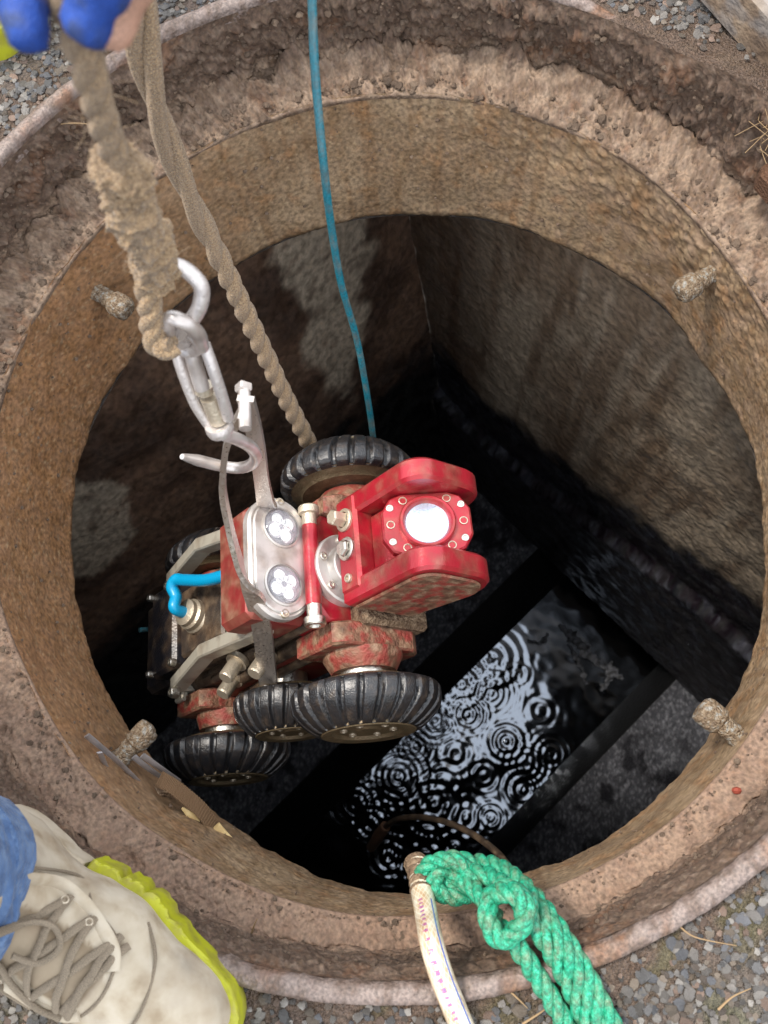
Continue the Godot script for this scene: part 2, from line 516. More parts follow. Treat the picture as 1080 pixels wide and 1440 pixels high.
# ------------------------------------------------------------------ camera, sky, sun
func _ready() -> void:
	rng.seed = 4021
	var cam := Camera3D.new()
	cam.name = "camera"
	cam.transform = Transform3D(Basis(RIGHT, UPV, BACK).orthonormalized(), EYE)
	cam.fov = rad_to_deg(2.0 * atan(720.0 / FOCAL))
	cam.near = 0.02
	var optics := CameraAttributesPhysical.new()          # a phone's lens: only what is very near goes soft
	optics.frustum_focal_length = 35.0 * FOCAL / 1440.0
	optics.exposure_aperture = 11.0
	optics.frustum_focus_distance = 0.82
	optics.frustum_near = 0.02
	optics.frustum_far = 400.0
	cam.attributes = optics
	cam.fov = rad_to_deg(2.0 * atan(720.0 / FOCAL))
	cam.far = 400.0
	add_child(cam)
	cam.current = true

	var sky_mat := ProceduralSkyMaterial.new()          # an even overcast
	sky_mat.sky_top_color = Color(0.90, 0.92, 0.95)
	sky_mat.sky_horizon_color = Color(0.80, 0.82, 0.85)
	sky_mat.sky_curve = 0.2
	sky_mat.ground_bottom_color = Color(0.25, 0.24, 0.23)
	sky_mat.ground_horizon_color = Color(0.6, 0.6, 0.6)
	sky_mat.sun_angle_max = 0.0
	var sky := Sky.new()
	sky.sky_material = sky_mat
	var env := Environment.new()
	env.background_mode = Environment.BG_SKY
	env.sky = sky
	env.tonemap_mode = Environment.TONE_MAPPER_LINEAR
	env.tonemap_exposure = 2.7
	env.sdfgi_enabled = true
	env.ssao_enabled = true
	env.ssil_enabled = true
	var we := WorldEnvironment.new()
	we.name = "environment"
	we.environment = env
	add_child(we)
	var sun := DirectionalLight3D.new()
	sun.name = "sun"
	sun.light_energy = 0.5
	sun.light_color = Color(1.0, 0.97, 0.93)
	sun.light_angular_distance = 10.0
	sun.shadow_enabled = true
	sun.basis = Basis.looking_at(Vector3(0.42, -1.0, 0.25).normalized(), Vector3.FORWARD)
	add_child(sun)

	make_materials()
	make_contours()
	build_ground()
	build_frame_and_shaft()
	build_chamber()
	build_crawler()
	build_rigging()
	build_lines()
	build_small_things()
	build_people()


func make_contours() -> void:
	# the shaft is not quite round: its radius every 30 degrees, from +x towards +z
	neck_bot = PackedFloat32Array([0.355, 0.372, 0.376, 0.376, 0.352, 0.342, 0.337, 0.326, 0.317, 0.318, 0.325, 0.340])
	neck_top = PackedFloat32Array([0.352, 0.368, 0.374, 0.375, 0.366, 0.356, 0.354, 0.352, 0.352, 0.354, 0.350, 0.345])


# ------------------------------------------------------------------ ground
func heap(q: Vector3) -> float:     # mud heaped over the rim at the far right
	return 0.022 * smoothstep(0.10, 0.0, Vector2(q.x - 0.315, q.z + 0.265).length())

func build_ground() -> void:
	var n1 := noise(6.0, 41, 4)
	var n2 := noise(60.0, 42, 3)
	# rings of growing radius out to the horizon
	var radii := [0.3985, 0.4, 0.404, 0.408, 0.412, 0.417, 0.423, 0.43, 0.438, 0.447, 0.457, 0.468, 0.48, 0.5, 0.52, 0.545, 0.575, 0.61, 0.65, 0.7, 0.8, 1.0, 1.6, 3.0, 8.0, 30.0, 300.0]
	var wob := func(u, v):
		var k := int(v * (radii.size() - 1) + 0.5)
		var a: float = u * TAU
		var r: float = radii[k]
		var q := Vector3(cos(a) * r, 0.0, sin(a) * r)
		if k > 2 and r < 1.0:
			q.y = n1.get_noise_3dv(q) * 0.003 + n2.get_noise_3dv(q) * 0.001 - 0.001
		q.y += heap(q) * (0.85 + 0.4 * n2.get_noise_3dv(q * 0.6))
		return q
	var paint := func(_u, _v, q):
		var k: float = n1.get_noise_3dv(q * 2.0)
		var c := lin(124, 117, 110).lerp(lin(108, 97, 87), smoothstep(-0.2, 0.3, k))
		var near := smoothstep(0.50, 0.41, Vector2(q.x, q.z).length())
		c = c.lerp(lin(112, 90, 74), near * 0.8)
		c = c.lerp(lin(112, 106, 101), smoothstep(0.6, 0.8, Vector2(q.x, q.z).length()))
		if q.z > 0.3 and Vector2(q.x, q.z).length() < 0.7: # a trace of moss by the rim
			c = c.lerp(lin(96, 98, 62), smoothstep(0.1, 0.35, n1.get_noise_3dv(q * 3.0 + Vector3(9, 0, 0))) * 0.5)
		return c
	var ground := struct("ground", lattice(360, radii.size() - 1, wob, paint, true), M.ground)

	# aggregate set in the wet surface
	var meshes := []
	for k in 4:
		var s := Soup.new()
		var nn := noise(0.9, 50 + k, 2)
		var f := func(a: float, b: float):
			var d := Vector3(cos(a) * cos(b), sin(b), sin(a) * cos(b))
			var r := 0.5 * (1.0 + 0.55 * nn.get_noise_3dv(d * 1.4) + 0.2 * nn.get_noise_3dv(d * 4.0))
			return Vector3(d.x, d.y * 0.75, d.z) * r
		for j in 4:
			for i in 7:
				var b0 := -PI / 2 + PI * j / 4; var b1 := -PI / 2 + PI * (j + 1) / 4
				var a0 := TAU * i / 7; var a1 := TAU * (i + 1) / 7
				if j == 0: s.tri(f.call(a0, b0), f.call(a0, b1), f.call(a1, b1))
				elif j == 3: s.tri(f.call(a0, b0), f.call(0.0, b1), f.call(a1, b0))
				else: s.quad(f.call(a0, b0), f.call(a0, b1), f.call(a1, b1), f.call(a1, b0))
		meshes.append(s.mesh(62.0))
	var tints := [lin(126, 121, 116), lin(112, 110, 109), lin(140, 134, 128), lin(120, 108, 98), lin(146, 124, 110), lin(104, 99, 94), lin(132, 120, 107), lin(160, 154, 147), lin(114, 114, 117)]
	var spots := []
	for k in 120000:
		var a := rng.randf() * TAU
		var r := sqrt(rng.randf_range(0.416 * 0.416, 0.95 * 0.95))
		var big := pow(rng.randf(), 2.2)
		var size := lerpf(0.0034, 0.0092, big)
		if r < 0.426 and rng.randf() < 0.5: continue
		var at := Vector3(cos(a) * r, 0.0, sin(a) * r)
		var hump := heap(at)
		if hump > 0.003 and rng.randf() < 0.8: continue
		at.y = n1.get_noise_3dv(at) * 0.003 + hump + size * rng.randf_range(-0.14, 0.06)
		if at.z > 0.25 and size > 0.007 and rng.randf() < 0.5: size *= 0.6
		var bas := Basis.from_euler(Vector3(rng.randf_range(-0.25, 0.25), rng.randf() * TAU, rng.randf_range(-0.25, 0.25))).scaled(Vector3(1, rng.randf_range(0.45, 0.75), 1) * size)
		spots.append([size, Transform3D(bas, at), tints[rng.randi() % tints.size()] * rng.randf_range(0.65, 1.5), rng.randi() % 4])
	# the ones that show largest are stones of their own
	var seen_spots := []
	var rest := []
	for s in spots:
		var rel: Vector3 = s[1].origin - EYE
		var d := -rel.dot(BACK)
		var px := Vector2(540 + FOCAL * rel.dot(RIGHT) / d, 720 - FOCAL * rel.dot(UPV) / d)
		if d > 0.0 and s[0] > 0.0058 and Rect2(-10, -10, 1100, 1460).has_point(px) and seen_spots.size() < 240: seen_spots.append(s)
		else: rest.append(s)
	var stone_mats := []
	for t in tints:
		var m: StandardMaterial3D = M.stone.duplicate()
		m.vertex_color_use_as_albedo = false
		m.albedo_color = (t as Color).linear_to_srgb()
		stone_mats.append(m)
	for i in seen_spots.size():
		var s: Array = seen_spots[i]
		put("stone", meshes[s[3]], stone_mats[i % stone_mats.size()], ground, s[1])
	for k in 4:
		var mine := rest.filter(func(s): return s[3] == k)
		var mm := MultiMesh.new()
		mm.transform_format = MultiMesh.TRANSFORM_3D
		mm.use_colors = true
		mm.mesh = meshes[k]
		mm.instance_count = mine.size()
		for i in mine.size():
			mm.set_instance_transform(i, mine[i][1])
			mm.set_instance_color(i, mine[i][2])
		var o := MultiMeshInstance3D.new()
		o.multimesh = mm
		o.material_override = M.stone
		o.name = "gravel" if k == 0 else "gravel_%03d" % k
		o.set_meta("kind", "stuff")
		ground.add_child(o)


# ------------------------------------------------------------------ iron frame and brown shaft
func build_frame_and_shaft() -> void:
	var n1 := noise(9.0, 61, 4)
	var n2 := noise(38.0, 62, 4)
	var n3 := noise(150.0, 63, 3)
	var frame := thing("manhole_surround", "round rusty iron manhole frame caked with crumbly mud, set in the ground", "manhole frame")
	# raised rim, buried under mud at the far right
	var a0 := -0.70
	var a1 := TAU - 1.03
	var prof := [Vector2(0.3985, -0.006), Vector2(0.399, 0.006), Vector2(0.4005, 0.0105), Vector2(0.404, 0.012), Vector2(0.409, 0.0115), Vector2(0.4125, 0.009), Vector2(0.4135, -0.006)]
	var rim := lattice(900, prof.size() - 1, func(u, v):
		var p: Vector2 = prof[int(v * (prof.size() - 1) + 0.5)]
		var a := lerpf(a0, a1, u)
		var e := Vector3(cos(a), 0, sin(a))
		var q := e * p.x + Vector3(0, p.y, 0)
		var sink := 0.014 * (smoothstep(0.04, 0.0, u) + smoothstep(0.965, 1.0, u))
		return q + e * n2.get_noise_3dv(q) * 0.0012 + Vector3(0, n2.get_noise_3dv(q + Vector3(3, 0, 0)) * 0.001 - sink, 0),
	func(_u, _v, q):
		var k: float = n2.get_noise_3dv(q * 1.5)
		var c := lin(138, 122, 114).lerp(lin(110, 92, 82), smoothstep(-0.05, 0.35, k))
		c = c.lerp(lin(122, 86, 60), smoothstep(0.1, 0.4, n1.get_noise_3dv(q * 1.7)) * 0.8)
		return c.lerp(lin(96, 78, 64), smoothstep(0.15, 0.5, n3.get_noise_3dv(q)) * 0.7))
	put("rim", rim, M.rim, frame)
	# inner face of the frame and its mud-covered seat, in one surface
	var rings := []
	for k in 26: rings.append([0.3985 - 0.002 * k / 25.0, lerpf(0.004, -0.067, k / 25.0), 0.0])
	for k in 18: rings.append([0.3955, lerpf(-0.069, -0.079, k / 17.0), (k + 1) / 18.0])
	var clods := noise(58.0, 65, 2, FastNoiseLite.TYPE_CELLULAR)     # the mud has dried and broken into clods
	clods.domain_warp_enabled = true
	clods.domain_warp_amplitude = 0.012
	clods.domain_warp_frequency = 40.0
	clods.cellular_return_type = FastNoiseLite.RETURN_DISTANCE2_SUB
	for k in 5: rings.append([0.0, -0.081 - 0.004 * k, 1.0 + 0.01 * (k + 1)])
	var crust := lattice(1300, rings.size() - 1, func(u, v):
		var g: Array = rings[int(v * (rings.size() - 1) + 0.5)]
		var a: float = u * TAU
		var e := Vector3(cos(a), 0, sin(a))
		var inner := rad(neck_top, a)
		var r := lerpf(0.3955, inner - 0.002, minf(g[2], 1.0)) if g[2] > 0.0 else g[0] as float
		if g[2] > 1.0: r = inner - 0.003 + (g[2] - 1.0) * (g[2] - 1.0) * 3.6
		var q := e * r + Vector3(0, g[1], 0)
		var far := 0.55 + 0.45 * sin(-a)          # crumblier on the far side
		var amp := lerpf(0.35, 1.0, far)
		var b: float = n1.get_noise_3dv(q * 2.0) * 0.006 + n2.get_noise_3dv(q) * 0.008 + absf(n2.get_noise_3dv(q * 2.1)) * 0.006 + n3.get_noise_3dv(q) * 0.0024
		b -= 0.0062 * smoothstep(-0.72, -1.0, clods.get_noise_3dv(q)) * smoothstep(-0.25, 0.2, n1.get_noise_3dv(q * 1.3))
		if g[2] <= 0.0:
			return q - e * ((maxf(b * amp, -0.004) + 0.003) * smoothstep(0.003, -0.012, g[1]) + heap(q) * 0.25) + Vector3(0, heap(q) * 1.15 * smoothstep(-0.045, 0.0, g[1]), 0)
		# mud banked against the foot of the face
		var bank := 0.016 * amp * smoothstep(0.65, 0.0, g[2])
		var edge := smoothstep(1.05, 0.8, g[2])
		return q + Vector3(0, b * amp * 0.8 * edge + bank * (0.6 + 2.0 * n2.get_noise_3dv(q * 0.5)), 0) - e * n2.get_noise_3dv(q + Vector3(0, 7, 0)) * 0.006 * edge,
	func(_u, _v, q):
		var k: float = n2.get_noise_3dv(q * 1.3 + Vector3(5, 1, 2))
		var c := lin(112, 90, 73).lerp(lin(142, 120, 100), smoothstep(-0.25, 0.3, k))
		if q.y > -0.055: c = c.lerp(lin(86, 67, 54), 0.75)
		c = c.lerp(lin(112, 78, 54), smoothstep(0.16, 0.44, n1.get_noise_3dv(q * 2.2)) * 0.55)
		c = c.lerp(lin(148, 128, 112), smoothstep(0.1, 0.4, n3.get_noise_3dv(q * 0.8)) * 0.45)
		return c.lerp(lin(146, 119, 100), smoothstep(0.0, 0.3, q.z) * smoothstep(-0.05, -0.07, q.y) * 0.6), true)
	put("mud_crust", crust, M.crust, frame)

	# the shaft wall
	var rows := 84
	var shaft := lattice(800, rows, func(u, v):
		var a: float = u * TAU
		var e := Vector3(cos(a), 0, sin(a))
		var j: float = v * rows
		var r: float
		var y: float
		if j < 70.0:
			var t := j / 70.0
			y = lerpf(-0.078, -0.223, t)
			r = lerpf(rad(neck_top, a), rad(neck_bot, a), t)
		elif j < 76.0:
			var t := (j - 70.0) / 6.0
			y = -0.223 - 0.014 * sin(t * PI / 2)
			r = rad(neck_bot, a) + 0.010 * (1.0 - cos(t * PI / 2))
		else:
			var t := (j - 76.0) / 8.0
			y = -0.237
			r = rad(neck_bot, a) + 0.010 + 0.10 * t
		var q := e * r + Vector3(0, y, 0)
		var upper := smoothstep(-0.15, -0.08, y)
		var right := smoothstep(-0.1, 0.3, q.x) * smoothstep(0.1, -0.2, q.z)   # flaking crust at the far right
		var left := smoothstep(-0.05, -0.3, q.x)
		var b: float = n1.get_noise_3dv(q) * 0.004 + n2.get_noise_3dv(q * Vector3(1, 0.6, 1)) * (0.0008 + 0.0020 * left * upper) + n3.get_noise_3dv(q) * 0.0003
		b += right * smoothstep(-0.19, -0.1, y) * (absf(n2.get_noise_3dv(q * 1.3)) * 0.006 - 0.001)
		b += n2.get_noise_3dv(q * 0.8 + Vector3(0, 0, 9)) * 0.003 * smoothstep(-0.20, -0.223, y)
		return q - e * b,
	func(_u, _v, q):
		var a := atan2(q.z, q.x)
		var left := smoothstep(-0.12, -0.32, q.x)
		var right := smoothstep(-0.05, 0.3, q.x) * smoothstep(0.15, -0.2, q.z)
		var c := lin(164, 139, 110).lerp(lin(148, 122, 94), smoothstep(-0.3, 0.3, n1.get_noise_3dv(q * 0.8)))
		c = c.lerp(lin(150, 108, 72), left * 0.8)
		var run: float = n2.get_noise_2d(a * 0.6, q.y * 0.08)
		c = c.lerp(lin(128, 94, 62), smoothstep(0.0, 0.4, run) * 0.4)
		c = c.lerp(lin(160, 134, 110), right * smoothstep(-0.1, 0.3, n2.get_noise_3dv(q)) * 0.8)
		c = c.lerp(lin(166, 122, 82), smoothstep(0.18, 0.42, n1.get_noise_3dv(q * 2.6 + Vector3(2, 2, 2))) * 0.4)
		c = c.lerp(lin(186, 162, 128), smoothstep(0.36, 0.5, n3.get_noise_3dv(q * 1.1)) * 0.45)
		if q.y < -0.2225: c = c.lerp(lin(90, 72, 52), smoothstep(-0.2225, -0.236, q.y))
		return c, true)
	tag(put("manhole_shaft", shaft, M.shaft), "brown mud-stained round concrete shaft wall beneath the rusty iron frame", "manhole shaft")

	# crumbs of dried mud lying on the seat
	var s := Soup.new()
	var nn := noise(0.9, 70, 2)
	for j in 3:
		for i in 6:
			var p := func(aa, bb):
				var d := Vector3(cos(aa) * cos(bb), sin(bb), sin(aa) * cos(bb))
				return d * 0.5 * (1.0 + 0.6 * nn.get_noise_3dv(d * 1.6))
			var b0 := -PI / 2 + PI * j / 3; var b1 := -PI / 2 + PI * (j + 1) / 3
			var a2 := TAU * i / 6; var a3 := TAU * (i + 1) / 6
			if j == 0: s.tri(p.call(a2, b0), p.call(a2, b1), p.call(a3, b1))
			elif j == 2: s.tri(p.call(a2, b0), p.call(0.0, b1), p.call(a3, b0))
			else: s.quad(p.call(a2, b0), p.call(a2, b1), p.call(a3, b1), p.call(a3, b0))
	var clod := s.mesh(50)
	var mm := MultiMesh.new()
	mm.transform_format = MultiMesh.TRANSFORM_3D
	mm.use_colors = true
	mm.mesh = clod
	mm.instance_count = 5200
	for i in 5200:
		var a := rng.randf() * TAU
		var far := 0.5 - 0.5 * sin(a)
		var size := lerpf(0.0016, 0.0075, pow(rng.randf(), 3.5)) * lerpf(0.75, 1.25, far)
		var inner := rad(neck_top, a)
		var t := rng.randf()
		var at := Vector3(cos(a), 0, sin(a)) * lerpf(inner - 0.001, 0.396, t)
		at.y = -0.077 + 0.012 * t * t * (0.35 + 0.65 * far) + n2.get_noise_3dv(at) * 0.003
		if rng.randf() < 0.35:   # stuck to the upright face
			at = Vector3(cos(a), 0, sin(a)) * 0.3935
			at.y = rng.randf_range(-0.07, -0.012)
			size *= 0.8
		elif rng.randf() < 0.25:  # stuck to the shaft below
			var tt := pow(rng.randf(), 1.6)
			at = Vector3(cos(a), 0, sin(a)) * (lerpf(inner, rad(neck_bot, a), tt) - 0.001)
			at.y = lerpf(-0.08, -0.215, tt)
			size *= 0.55
		mm.set_instance_transform(i, Transform3D(Basis.from_euler(Vector3(rng.randf() * TAU, rng.randf() * TAU, 0)).scaled(Vector3(1, rng.randf_range(0.5, 0.9), 1) * size), at))
		mm.set_instance_color(i, lin(134, 111, 92).lerp(lin(166, 142, 120), rng.randf()) * rng.randf_range(0.8, 1.15))
	var o := MultiMeshInstance3D.new()
	o.multimesh = mm
	o.material_override = M.clod
	o.name = "mud_crumbs"
	o.set_meta("kind", "stuff")
	frame.add_child(o)


# ------------------------------------------------------------------ square chamber below
const FLOOR := -1.5
const WATER := -1.62
const CORNER := Vector3(0.0528, -1.5, -0.4601)
const ALONG := Vector3(0.70711, 0, 0.70711)     # along the far right wall
const DOWNSTREAM := Vector3(-0.70711, 0, 0.70711)  # along the far left wall and the channel

func AB(a: float, b: float, y: float) -> Vector3:
	return Vector3(CORNER.x, y, CORNER.z) + ALONG * a + DOWNSTREAM * b

func on_wall(x: float, y: float, n: Vector3) -> Vector3:   # where the sight line meets a wall through the corner
	var d := V(x, y, 1.0) - EYE
	return EYE + d * ((CORNER - EYE).dot(n) / d.dot(n))

func build_chamber() -> void:
	var n1 := noise(2.2, 81, 4)
	var n2 := noise(11.0, 82, 4)
	var n3 := noise(60.0, 83, 4)
	# wall over the culvert (far right): tide mark measured in the photograph
	var tide := []
	for p in [[607, 478], [660, 545], [720, 598], [790, 655], [860, 705], [960, 775], [1060, 850]]:
		var q := on_wall(p[0], p[1], DOWNSTREAM)
		tide.append(Vector2((q - CORNER).dot(ALONG), q.y))
	var tide_at := func(a):
		for i in tide.size() - 1:
			if a < tide[i + 1].x: return lerpf(tide[i].y, tide[i + 1].y, clampf((a - tide[i].x) / (tide[i + 1].x - tide[i].x), 0.0, 1.0))
		return tide[-1].y
	var top := -0.238
	var lean := -0.118
	var right_wall := lattice(260, 170, func(u, v):
		var a := lerpf(0.0, 1.45, u)
		var y := lerpf(top, FLOOR - 0.002, v)
		var k := (y - FLOOR) / (top - FLOOR)
		var q := AB(a + lean * k, 0.0, y)
		var chip: float = 0.012 * smoothstep(0.9, 1.0, v) * (n3.get_noise_2d(a * 0.6, 0.0) + 0.2)
		var shelf := 0.022 * smoothstep(0.006, -0.006, y - (tide_at.call(a) - 0.17) - n3.get_noise_3dv(q) * 0.01)   # thick crust below the old water line
		return q + DOWNSTREAM * (n2.get_noise_3dv(q) * 0.004 + n3.get_noise_3dv(q) * 0.001 + shelf) + Vector3(0, chip, 0),
	func(_u, _v, q):
		var a: float = (q - CORNER).dot(ALONG)
		var c := lin(186, 168, 146).lerp(lin(158, 136, 114), smoothstep(-0.25, 0.3, n1.get_noise_3dv(q * Vector3(2, 0.8, 2))))
		c = c.lerp(lin(200, 182, 160), smoothstep(0.12, 0.35, n2.get_noise_2d(a * 2.2, q.y * 0.12)) * 0.5)
		c = c.lerp(lin(116, 90, 68), smoothstep(0.1, 0.4, n2.get_noise_2d(a * 1.6 + 20.0, q.y * 0.15)) * 0.6)
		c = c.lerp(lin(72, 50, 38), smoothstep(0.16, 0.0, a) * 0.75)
		var line: float = tide_at.call(a) + n2.get_noise_3dv(q * 1.2) * 0.05
		var k := smoothstep(line + 0.05, line - 0.015, q.y)
		var slime := lin(22, 21, 24).lerp(lin(66, 66, 76), smoothstep(0.05, 0.4, n2.get_noise_2d(a * 1.5, q.y * 3.0)) * 0.7)
		var seam: float = absf(q.y - (line - 0.17) - n3.get_noise_3dv(q) * 0.01)
		slime = slime.lerp(lin(88, 90, 100), smoothstep(0.008, 0.002, seam) * 0.7 * smoothstep(-0.1, 0.1, n2.get_noise_3dv(q)))
		return c.lerp(slime, k))
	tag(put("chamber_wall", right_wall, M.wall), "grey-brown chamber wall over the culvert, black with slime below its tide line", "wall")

	var left_wall := lattice(260, 170, func(u, v):
		var b := lerpf(0.0, 1.45, u)
		var y := lerpf(top, FLOOR - 0.3, v)
		var k := (y - FLOOR) / (top - FLOOR)
		var q := AB(lean * maxf(k, 0.0), b, y)
		return q - ALONG * (n2.get_noise_3dv(q) * 0.004 + n3.get_noise_3dv(q) * 0.001),
	func(_u, _v, q):
		var c := lin(132, 104, 86).lerp(lin(92, 72, 60), smoothstep(-0.2, 0.3, n1.get_noise_3dv(q * 2.0)))
		var wob: float = n2.get_noise_3dv(q * 0.8) * 0.16 + n3.get_noise_3dv(q * 0.7) * 0.012
		var b: float = (q - CORNER).dot(DOWNSTREAM)
		var flat := func(bb, yy, sx, sy): return Vector2((b - bb) / sx, (q.y - yy) / sy).length()
		var pale: float = maxf(smoothstep(1.1, 0.75, flat.call(0.150, -0.50, 0.075, 0.20) + wob * 4.0), smoothstep(1.1, 0.7, flat.call(0.19, -0.70, 0.05, 0.16) + wob * 4.0))
		pale = maxf(pale * 0.85, smoothstep(1.04, 0.92, flat.call(0.675, -0.55, 0.085, 0.17) + wob * 2.2) * 0.8)
		pale *= 1.0 - 0.6 * smoothstep(0.2, 0.42, n2.get_noise_3dv(q * 2.0 + Vector3(4, 4, 4)))
		c = c.lerp(lin(214, 198, 176), pale)
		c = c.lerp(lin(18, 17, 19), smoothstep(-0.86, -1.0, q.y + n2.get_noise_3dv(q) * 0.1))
		return c)
	# lattice faces inwards when its order runs the other way
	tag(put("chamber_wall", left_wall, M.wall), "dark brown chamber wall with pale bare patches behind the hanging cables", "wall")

	var plain := func(p0, p1):
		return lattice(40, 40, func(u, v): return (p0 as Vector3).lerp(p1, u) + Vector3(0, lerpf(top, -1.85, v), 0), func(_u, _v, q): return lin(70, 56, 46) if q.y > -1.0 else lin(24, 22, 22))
	var z0 := func(a, b): return AB(a, b, 0.0)
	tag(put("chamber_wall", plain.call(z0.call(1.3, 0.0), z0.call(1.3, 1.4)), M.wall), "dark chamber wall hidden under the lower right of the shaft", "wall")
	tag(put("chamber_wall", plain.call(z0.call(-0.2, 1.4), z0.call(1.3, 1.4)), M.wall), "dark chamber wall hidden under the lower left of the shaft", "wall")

	# concrete roof around the shaft
	var roof := lattice(96, 6, func(u, v):
		var a: float = u * TAU
		var r := lerpf(rad(neck_bot, a) + 0.006, 1.9, v * v)
		return Vector3(cos(a) * r, -0.2385, sin(a) * r), null, true)
	struct("chamber_ceiling", roof, M.slab)

	# benching on both sides of the channel
	for side in 2:
		var f := func(u, v):
			var a := lerpf(-0.02, 0.31, u) if side == 0 else lerpf(0.74, 1.32, u)
			var b := lerpf(0.0, 1.42, v)
			var q := AB(a, b, FLOOR)
			var edge: float = (1.0 - u) if side == 0 else u
			q.y += (n3.get_noise_3dv(q) * 0.009 + n3.get_noise_3dv(q * 2.6) * 0.009 + n2.get_noise_3dv(q) * 0.008) * smoothstep(0.0, 0.06, edge)
			return q
		struct("benching", lattice(110 if side == 0 else 150, 320, f, func(_u, _v, q):
			var k: float = n3.get_noise_3dv(q * 1.5)
			return lin(120, 121, 128).lerp(lin(190, 192, 200), smoothstep(0.0, 0.4, k)).lerp(lin(70, 70, 76), smoothstep(0.0, 0.4, n2.get_noise_3dv(q)))), M.bench)
	# channel: sloping sides and bed, running on under the wall
	var cp := [Vector2(0.31, FLOOR), Vector2(0.316, FLOOR - 0.012), Vector2(0.395, WATER + 0.004), Vector2(0.41, -1.74), Vector2(0.69, -1.74), Vector2(0.70, WATER + 0.004), Vector2(0.732, FLOOR - 0.012), Vector2(0.74, FLOOR)]
	struct("channel", lattice(7, 200, func(u, v):
		var p: Vector2 = cp[int(u * 7.0 + 0.5)]
		var q := AB(p.x, lerpf(-0.6, 1.42, v), p.y)
		return q + Vector3(0, n2.get_noise_3dv(q) * 0.004, 0) * (1.0 if p.y < FLOOR - 0.001 else 0.0)), M.channel)
	struct("culvert_roof", lattice(4, 4, func(u, v): return AB(lerpf(0.2, 0.85, u), lerpf(-0.62, 0.001, v), FLOOR + 0.003)), M.channel)
	struct("culvert_end", lattice(2, 2, func(u, v): return AB(lerpf(0.2, 0.85, u), -0.6, lerpf(-1.8, FLOOR, v))), M.channel)

	# sewage with rings where drops fall
	var drops := []
	for p in [[658, 1005, 1.0], [712, 1043, 1.3], [560, 1092, 0.9], [735, 1110, 1.0], [610, 1130, 0.8], [600, 1175, 0.9], [655, 1150, 0.6], [690, 975, 0.55], [540, 1140, 0.7], [775, 1060, 0.6], [640, 1060, 0.6], [585, 1050, 0.6], [560, 1200, 0.8], [680, 1090, 0.7], [520, 1120, 0.6], [625, 1100, 0.5], [760, 1000, 0.5], [692, 925, 0.7], [728, 948, 0.6], [650, 962, 0.7], [612, 1012, 0.6], [668, 940, 0.4], [520, 1160, 1.0], [596, 1214, 1.1], [640, 1190, 0.9], [545, 1205, 1.0], [500, 1130, 0.8], [690, 1150, 0.9], [740, 1075, 0.8]]:
		var q := G(p[0], p[1], WATER)
		drops.append([Vector2(q.x, q.z), p[2], lerpf(0.013, 0.027, pow(rng.randf(), 1.5)), rng.randf_range(0.03, 0.095), rng.randf() * TAU])
	var chop := noise(14.0, 84, 2)
	var swell := noise(4.5, 85, 2)
	struct("water", lattice(150, 640, func(u, v):
		var q := AB(lerpf(0.385, 0.708, u), lerpf(-0.6, 1.42, v), WATER)
		var y := 0.0
		for d in drops:
			var r: float = Vector2(q.x - d[0].x, q.z - d[0].y).length()
			if r < d[3] * 1.5:
				y += d[1] * d[2] * 0.030 * cos(TAU * r / d[2] + d[4]) * smoothstep(d[3] * 1.5, d[3] * 0.5, r) / (1.0 + r * 9.0)
		var b: float = (q - CORNER).dot(DOWNSTREAM)
		y += chop.get_noise_3dv(q) * 0.0011 + swell.get_noise_3dv(q) * 0.0055 * smoothstep(0.12, 0.5, b)
		q.y += y
		return q), M.water)


func build_scum() -> void:
	var water := get_node("water")
	var nn := noise(40.0, 151, 4)
	for f in [[[[786, 878], [806, 896], [828, 920], [846, 940]], 0.016], [[[846, 938], [860, 944], [876, 956]], 0.012], [[[862, 930], [858, 950], [846, 972]], 0.009], [[[800, 905], [816, 935], [826, 962]], 0.006], [[[770, 890], [760, 905], [742, 900]], 0.005]]:
		var p := smooth(f[0].map(func(q): return G(q[0], q[1], WATER + 0.005)), 16)
		var wide: float = f[1]
		put("scum", lattice(p.size() - 1, 10, func(u, v):
			var i := int(u * (p.size() - 1) + 0.5)
			var tg := (p[mini(i + 1, p.size() - 1)] - p[maxi(i - 1, 0)]).normalized()
			var sd := tg.cross(Vector3.UP)
			var w: float = wide * sin(PI * clampf(u, 0.02, 0.98)) * (0.7 + 1.3 * absf(nn.get_noise_3dv(p[i] * 2.0)))
			var off: float = (v - 0.5) * 2.0
			return p[i] + sd * (off * w + nn.get_noise_3dv(p[i] * 1.5 + Vector3(off * 0.02, 0, 0)) * 0.012) + Vector3(0, 0.0012 * (1.0 - off * off), 0)), M.scum, water).set_meta("kind", "stuff")


